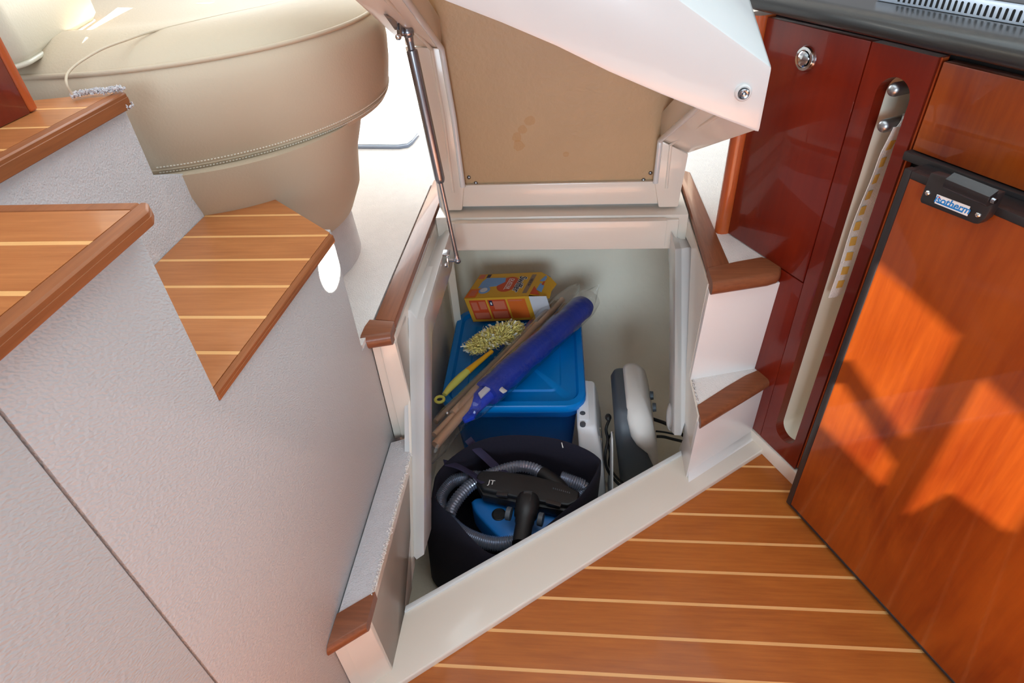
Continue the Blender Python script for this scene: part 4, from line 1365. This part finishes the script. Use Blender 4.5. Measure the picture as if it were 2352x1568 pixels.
def sleeve(name, pts, widths, heights, parent, z0, jit=0.003):
    path = [atz(u, v, z0) for u, v in pts]
    rings = []
    for i, p in enumerate(path):
        t_ = (path[min(i + 1, len(path) - 1)] - path[max(i - 1, 0)])
        t_.z = 0
        t_.normalize()
        s = Vector((-t_.y, t_.x, 0))
        rings.append([p + s * (widths[i] * cos(a) + random.uniform(-jit, jit)) + Vector((0, 0, heights[i] * sin(a) + random.uniform(-jit, jit) * 0.5)) for a in [2 * pi * k / 18 for k in range(18)]])
    return loft(name, rings, MT['film'], parent, smooth=80)


sleeve('plastic_sleeve', [(984, 1062), (992, 1030), (1006, 1000), (1040, 960), (1075, 925), (1110, 888), (1150, 845), (1190, 803), (1230, 760), (1265, 722), (1295, 690), (1318, 664), (1330, 652)],
       [0.010, 0.030, 0.034, 0.035, 0.035, 0.035, 0.034, 0.034, 0.034, 0.034, 0.030, 0.016, 0.003], [0.004, 0.018, 0.022, 0.022, 0.022, 0.022, 0.022, 0.022, 0.022, 0.022, 0.02, 0.010, 0.002], po, 0.030)

# ------------------------------------------------------------------ blue fabric roll in clear plastic
ro = thing('fabric_roll', 'rolled dark blue fabric in wrinkled clear plastic lying across the tub', 'fabric roll', (-0.09, 1.17, 0.004))
ra, rb = atz(1342, 700, 0.036), atz(1118, 902, 0.036)
path = [ra.lerp(rb, k / 24) for k in range(25)]
rings = []
for i, p in enumerate(path):
    t_ = (rb - ra).normalized()
    s = Vector((-t_.y, t_.x, 0))
    k = i / 24
    R_ = 0.0325 * (0.9 if i == 0 else 1.0) * (1 + 0.05 * sin(i * 1.1) + 0.03 * sin(i * 2.3))
    rings.append([p + s * (R_ * cos(a) * (1 + 0.03 * sin(3 * a + i * 0.4))) + Vector((0, 0, R_ * 0.94 * sin(a) * (1 + 0.03 * cos(2 * a + i * .3)))) for a in [2 * pi * j / 28 for j in range(28)]])
loft('fabric', rings, MT['roll_blue'], ro, smooth=60)
p2 = [atz(u, v, z) for u, v, z in ((1128, 893, 0.034), (1108, 912, 0.030), (1090, 930, 0.026), (1074, 947, 0.022))]
tube('fabric_tail', spline(p2, 5), lambda t_: 0.024 - 0.004 * t_, MT['flap_blue'], ro, 18, 0.8)
fp_ = [atz(u, v, 0.036) for u, v in ((1052, 945), (1068, 928), (1096, 940), (1090, 956), (1066, 966))]
extr('fabric_flap', fp_, (0, 0, -0.010), MT['flap_blue'], ro, 0.002)
extr('white_tag', [atz(u, v, 0.056) for u, v in ((1098, 902), (1126, 876), (1134, 884), (1104, 912))], (0, 0, -0.006), MT['box_white'], ro, 0.001)
tube('closing_strap', spline([atz(u, v, 0.050) for u, v in ((1130, 870), (1140, 880), (1150, 892), (1160, 900))], 5), 0.0065, MT['grey_plastic'], ro, 10, 0.3)
sleeve('plastic_wrap', [(1352, 688), (1338, 704), (1310, 730), (1280, 757), (1250, 785), (1220, 812), (1190, 838), (1160, 865), (1130, 892), (1105, 915), (1085, 935), (1072, 950)],
       [0.033, 0.0375, 0.038, 0.037, 0.0375, 0.037, 0.038, 0.037, 0.037, 0.034, 0.032, 0.026], [0.032, 0.0365, 0.0365, 0.036, 0.0365, 0.036, 0.0365, 0.036, 0.034, 0.030, 0.026, 0.018], ro, 0.036, 0.0015)
a = atz(1345, 692, 0.036)
wr = [a + Vector((0.028 * cos(q), 0.02 * sin(q) * 0.4, 0.028 * sin(q))) for q in [2 * pi * k / 12 for k in range(12)]]
tip = aty(1378, 652, a.y + 0.03)
loft('wrap_end', [wr, [p.lerp(tip, 0.5) + Vector((random.uniform(-.004, .004), 0, random.uniform(-.004, .004))) for p in wr], [p.lerp(tip, 0.97) for p in wr]], MT['film'], ro, cap0=False, smooth=80)

# ------------------------------------------------------------------ fabric basket with the vacuum cleaner's tools
bg_ = thing('fabric_basket', 'dark navy round fabric basket at the front of the locker', 'basket', (-0.1, 0.78, FZ))
rim_px = [(995, 1120), (1003, 1088), (1040, 1048), (1100, 1012), (1170, 999), (1260, 1004), (1330, 1024), (1372, 1048), (1379, 1070), (1345, 1130), (1290, 1181), (1225, 1235), (1165, 1270), (1122, 1274), (1077, 1235), (1041, 1193), (1001, 1152)]
rim0 = [atz(u, v, 0.0) for u, v in rim_px]
rim = spline(rim0 + [rim0[0]], 4)[:-1]
rc_ = sum(rim, Vector()) / len(rim)


def bring(sc, sh, z):
    out = []
    for p in rim:
        x = rc_.x + (p.x - rc_.x) * sc + sh[0]
        y = rc_.y + (p.y - rc_.y) * sc + sh[1]
        y = max(y, y_sill_in(x) + 0.008 + (1 - sc) * 0.05)
        out.append((x, y, z))
    return out


loft('basket_wall', [bring(0.98, (-0.022, -0.045), FZ), bring(1.04, (-0.022, -0.04), FZ + 0.012), bring(1.05, (-0.016, -0.03), -0.12), bring(1.02, (-0.004, -0.008), -0.03), bring(1.0, (0, 0), 0.0), bring(0.985, (0, 0), 0.002), bring(0.970, (0, 0), -0.002), bring(0.97, (-0.006, -0.01), -0.04), bring(0.96, (-0.012, -0.02), -0.15), bring(0.9, (-0.012, -0.02), -0.17)], MT['navy_cloth'], bg_, smooth=60)
for pts in ([(1075, 1008, 0.002), (1092, 1028, -0.012), (1118, 1052, -0.03), (1148, 1080, -0.032), (1170, 1096, -0.03)], [(1020, 1062, 0.001), (1045, 1068, -0.015), (1070, 1080, -0.026), (1095, 1095, -0.022), (1112, 1108, -0.016)]):
    tube('carry_strap', spline([atz(u, v, z) for u, v, z in pts], 6), 0.0095, MT['strap'], bg_, 8, 0.12)
extr('thread_end', [atz(u, v, 0.004) for u, v in ((1289, 1016), (1291, 1016), (1294, 1027), (1292, 1028))], (0, 0, -0.001), MT['ink_white'], bg_, smooth=0)

va = thing('vacuum_cleaner', 'blue and black vacuum cleaner body with ribbed hose inside the navy basket', 'vacuum cleaner', (-0.12, 0.78, -0.15))
vb = [atz(u, v, -0.065) for u, v in ((1082, 1150), (1096, 1142), (1130, 1146), (1220, 1160), (1290, 1172), (1296, 1186), (1270, 1204), (1225, 1232), (1178, 1248), (1156, 1240), (1118, 1205), (1090, 1172))]
vb = spline(vb + [vb[0]], 4)[:-1]
vc = sum(vb, Vector()) / len(vb)


def vr(s, z): return [vc + (p - vc) * s + Vector((0, 0, z)) for p in vb]


loft('cover', [vr(1.0, -0.055), vr(1.0, -0.006), vr(0.98, -0.002), vr(0.93, 0.001), vr(0.4, 0.004)], MT['vac_blue'], va, smooth=60)
kb = atz(1146, 1181, -0.061)
lathe('button', [(0, -0.004), (0.0150, -0.004), (0.0150, 0.001), (0.0135, 0.002), (0.012, 0.0005), (0, 0.0005)], kb, (0, 0, 1), MT['black_soft'], va, 24)


def ribbed(name, pts, z, r, parent, pitch=0.0042):
    path = spline([atz(p[0], p[1], p[2] if len(p) > 2 else z) for p in pts], 24)
    # resample at half the rib pitch
    out, acc = [path[0]], 0.0
    for a, b in zip(path, path[1:]):
        l = (b - a).length
        while acc + l >= pitch / 2:
            t_ = (pitch / 2 - acc) / l
            a = a.lerp(b, t_)
            out.append(a)
            l = (b - a).length
            acc = 0.0
        acc += l
    rad = [r if k % 2 else r * 0.87 for k in range(len(out))]
    return loft(name, tube_rings(out, rad, 14), MT['hose'], parent, smooth=30)


ribbed('hose', [(1112, 1098, -0.055), (1075, 1096, -0.055), (1035, 1108, -0.055), (1012, 1136, -0.055), (1012, 1165, -0.06), (1035, 1200, -0.07), (1070, 1228, -0.075), (1118, 1246, -0.075), (1165, 1247, -0.075), (1225, 1225, -0.085), (1285, 1180, -0.085), (1330, 1140, -0.07), (1340, 1120, -0.06), (1318, 1108, -0.05), (1285, 1096, -0.045)], 0, 0.0160, va)
ribbed('hose', [(1032, 1182, -0.048), (1040, 1162, -0.046), (1062, 1132, -0.045), (1092, 1106, -0.045), (1140, 1084, -0.042), (1190, 1071, -0.040), (1225, 1076, -0.040), (1246, 1088, -0.040)], 0, 0.0142, va, 0.0066)
tube('hose_cuff', spline([atz(u, v, z) for u, v, z in ((1244, 1086, -0.040), (1262, 1098, -0.039), (1285, 1118, -0.040), (1300, 1140, -0.045))], 6), lambda t_: 0.0155 + 0.001 * t_, MT['black_soft'], va, 16)
ribbed('hose', [(1120, 1120, -0.07), (1160, 1112, -0.07), (1200, 1108, -0.07), (1240, 1112, -0.07), (1270, 1122, -0.07)], 0, 0.0140, va, 0.005)

nz = thing('floor_nozzle', 'black vacuum cleaner floor nozzle with swivel neck on top of the blue cover', 'vacuum nozzle', (-0.1, 0.8, -0.06))
nt_ = [atz(u, v, -0.016) for u, v in ((1093, 1096), (1102, 1080), (1150, 1080), (1220, 1090), (1285, 1106), (1332, 1128), (1328, 1150), (1305, 1160), (1245, 1150), (1180, 1138), (1108, 1122))]
extr('nozzle_body', nt_, (0, 0, -0.030), MT['black_soft'], nz, 0.005, 3)
extr('nozzle_skirt', [p + Vector((0, -0.006, -0.012)) for p in nt_], (0, 0, -0.022), MT['black_soft'], nz, 0.003, 2)
na, nb = atz(1214, 1142, -0.020), atz(1196, 1250, -0.020)
lathe('neck', [(0, 0), (0.021, 0), (0.024, 0.01), (0.023, 0.045), (0.019, 0.05), (0.019, 0.06), (0.017, 0.066), (0.017, (nb - na).length), (0, (nb - na).length)], na, nb - na, MT['black_soft'], nz, 28)
for k in range(8):
    p = na.lerp(nb, 0.02 + 0.028 * k) + Vector((0, 0, 0.0225))
    tube('neck_rib', [p + Vector((-0.008, 0, -0.001)), p, p + Vector((0.008, 0, -0.001))], 0.0013, MT['black'], nz, 6)
for uv, uv2 in (((1163, 1178), (1177, 1181)), ((1236, 1191), (1250, 1194))):
    a, b = atz(*uv, -0.022), atz(*uv2, -0.022)
    lathe('swivel_cap', [(0, 0), (0.0125, 0), (0.0135, 0.001), (0.0135, 0.010), (0, 0.010)], a, b - a, MT['dark_plastic'], nz, 20)
for q in (((1142, 1127), (1168, 1130), (1165, 1139), (1139, 1136)), ((1256, 1145), (1290, 1154), (1287, 1163), (1253, 1154))):
    extr('pedal', [atz(u, v, -0.0145) for u, v in q], (0, 0, -0.006), MT['black'], nz, 0.0008)
text('nozzle_mark', 'JT', 0.0165, atz(1129, 1108, -0.0158), atz(1140, 1109.5, -0.0158) - atz(1118, 1107, -0.0158), Vector((0, 1, 0)), MT['ink_white'], nz, 0.0003)
for k in range(9):
    u, v = 1270 + 4.6 * k, 1119 + 1.25 * k
    extr('pressed_mark', [atz(u + a, v + b, -0.0153) for a, b in ((0, 0), (2.0, 0.5), (2.0, 3.6), (0, 3.2))], (0, 0, -0.0008), MT['dark_plastic'], nz, smooth=0)

# ------------------------------------------------------------------ white appliance beside the tub
wb = thing('plastic_case', 'narrow white plastic case with two dark round plugs right of the tub', 'plastic case', (0.04, 1.03, FZ))
D = lambda z, y0, y1, x0=0.023, x1=0.060, r=0.010: [(x, y, z) for x, y in rrect((x0 + x1) / 2, (y0 + y1) / 2, x1 - x0, y1 - y0, r, 5)]
loft('case_body', [D(FZ, 0.925, 1.14, 0.028, 0.090), D(-0.12, 0.93, 1.14, 0.026, 0.080), D(-0.055, 0.945, 1.14, 0.022, 0.070), D(-0.035, 0.965, 1.14, 0.020, 0.0645), D(-0.024, 0.975, 1.138, 0.018, 0.062), D(-0.020, 0.980, 1.133, 0.022, 0.058, 0.008)], MT['white_plastic'], wb, smooth=50)
pz = -0.0195
extr('raised_pad', [(0.023, 0.995, pz), (0.043, 0.995, pz), (0.046, 1.0, pz), (0.046, 1.13, pz), (0.023, 1.13, pz)], (0, 0, 0.004), MT['white_plastic'], wb, 0.0015)
for uv in ((1333, 951), (1333, 975)):
    p = atz(*uv, pz + 0.0005)
    p.z = pz - 0.001
    lathe('plug', [(0, 0), (0.0066, 0), (0.0066, 0.0055), (0.005, 0.006), (0, 0.006)], (max(p.x, 0.031), p.y, p.z), (0, 0, 1), MT['dark_plastic'], wb, 20)
for z in (-0.05, -0.085):
    extr('side_slot', [(0.0735 - (z + 0.06) * 0.1, 0.98, z), (0.0735 - (z + 0.06) * 0.1, 0.985, z), (0.0735 - (z + 0.06) * 0.1, 0.985, z + 0.022), (0.0735 - (z + 0.06) * 0.1, 0.98, z + 0.022)], (-0.004, 0, 0), MT['chrome'], wb)
e0 = [atx(u, v, 0.094) for u, v in ((1380, 968), (1385, 968), (1390, 1040), (1399, 1140), (1392, 1140), (1384, 1040))]
cover = thing('plastic_plate', 'thin white plastic plate standing on edge between case and dark heater', 'plate', (0.09, 0.9, FZ))
pl_ = [(0.0955, 0.99, FZ), (0.0955, 0.84, FZ), (0.0955, 0.88, -0.12), (0.0955, 0.94, -0.055), (0.0955, 0.965, -0.040), (0.0955, 0.99, -0.045)]
extr('sheet', pl_, (0.0035, 0, 0), MT['white_plastic'], cover, 0.0012)

# ------------------------------------------------------------------ grey heater standing on the right
he = thing('heater', 'grey and white portable heater standing at the right of the locker', 'heater', (0.16, 1.06, FZ))


def hr(z, x0, x1, y0, y1, r): return [(x, y, z) for x, y in rrect((x0 + x1) / 2, (y0 + y1) / 2, x1 - x0, y1 - y0, r, 6)]


loft('body', [hr(FZ, 0.128, 0.208, 0.965, 1.17, 0.014), hr(-0.15, 0.118, 0.200, 0.958, 1.18, 0.016), hr(-0.06, 0.106, 0.180, 0.962, 1.18, 0.02), hr(-0.02, 0.102, 0.160, 0.980, 1.17, 0.02), hr(0.0, 0.106, 0.150, 1.00, 1.16, 0.018), hr(0.006, 0.112, 0.144, 1.01, 1.15, 0.014)], MT['dark_plastic'], he, smooth=60)
loft('front_shell', [hr(-0.155, 0.192, 0.212, 0.975, 1.17, 0.009), hr(-0.09, 0.178, 0.204, 0.960, 1.175, 0.012), hr(-0.058, 0.150, 0.199, 0.952, 1.18, 0.02), hr(-0.035, 0.138, 0.194, 0.950, 1.18, 0.022), hr(-0.006, 0.130, 0.186, 0.972, 1.175, 0.022), hr(0.012, 0.130, 0.174, 1.01, 1.165, 0.02), hr(0.019, 0.136, 0.164, 1.04, 1.15, 0.013)], MT['grey_plastic'], he, smooth=70)
loft('front_shell', [hr(FZ, 0.2045, 0.2135, 0.985, 1.16, 0.004), hr(-0.15, 0.195, 0.2125, 0.978, 1.17, 0.008)], MT['grey_plastic'], he, smooth=60)
for uv in ((1497, 908), (1503, 935)):
    lathe('dial', [(0, 0), (0.011, 0), (0.010, 0.008), (0, 0.008)], atz(uv[0] - 4, uv[1], -0.03), (1, -0.1, 0.15), MT['dark_plastic'], he, 16)
lathe('switch', [(0, 0), (0.0085, 0), (0.008, 0.004), (0, 0.004)], atz(1496, 975, -0.055), (1, -0.2, 0.1), MT['ink_red'], he, 16)
lathe('switch', [(0, 0), (0.010, 0), (0.010, 0.002), (0, 0.002)], atz(1495, 975, -0.055), (1, -0.2, 0.1), MT['chrome'], he, 16)
ball('cable_clip', atz(1397, 958, -0.05), 0.008, MT['black'], he, 10, (1, 1.4, 0.8))

for lab, pts, r in (
    ('thick dark cable running behind the right sealing rib', [(1500, 962, -0.06), (1512, 966, -0.055), (1528, 972, -0.05), (1545, 982, -0.05), (1570, 1000, -0.08)], 0.0042),
    ('pair of dark cables low behind the right rib', [(1508, 1002, -0.13), (1525, 1003, -0.13), (1545, 1008, -0.13), (1570, 1014, -0.14)], 0.0036),
    ('thin grey cable above the low pair behind the right rib', [(1506, 990, -0.13), (1525, 992, -0.13), (1550, 997, -0.13)], 0.0024),
    ('looped black flex hanging between the white plate and heater', [(1400, 962, -0.05), (1392, 985, -0.06), (1396, 1010, -0.08), (1390, 1045, -0.10), (1394, 1075, -0.13), (1410, 1100, -0.16), (1432, 1122, -0.18)], 0.0035),
    ('second black flex curling down beside the heater', [(1406, 992, -0.07), (1396, 1012, -0.09), (1401, 1040, -0.11), (1400, 1070, -0.14), (1418, 1098, -0.17), (1440, 1115, -0.19)], 0.0028)):
    P3 = spline([atz(u, v, z) for u, v, z in pts], 8)
    o = tube('cable', P3, r, MT['black_soft'], None, 8)
    tag(o, lab, 'cable')
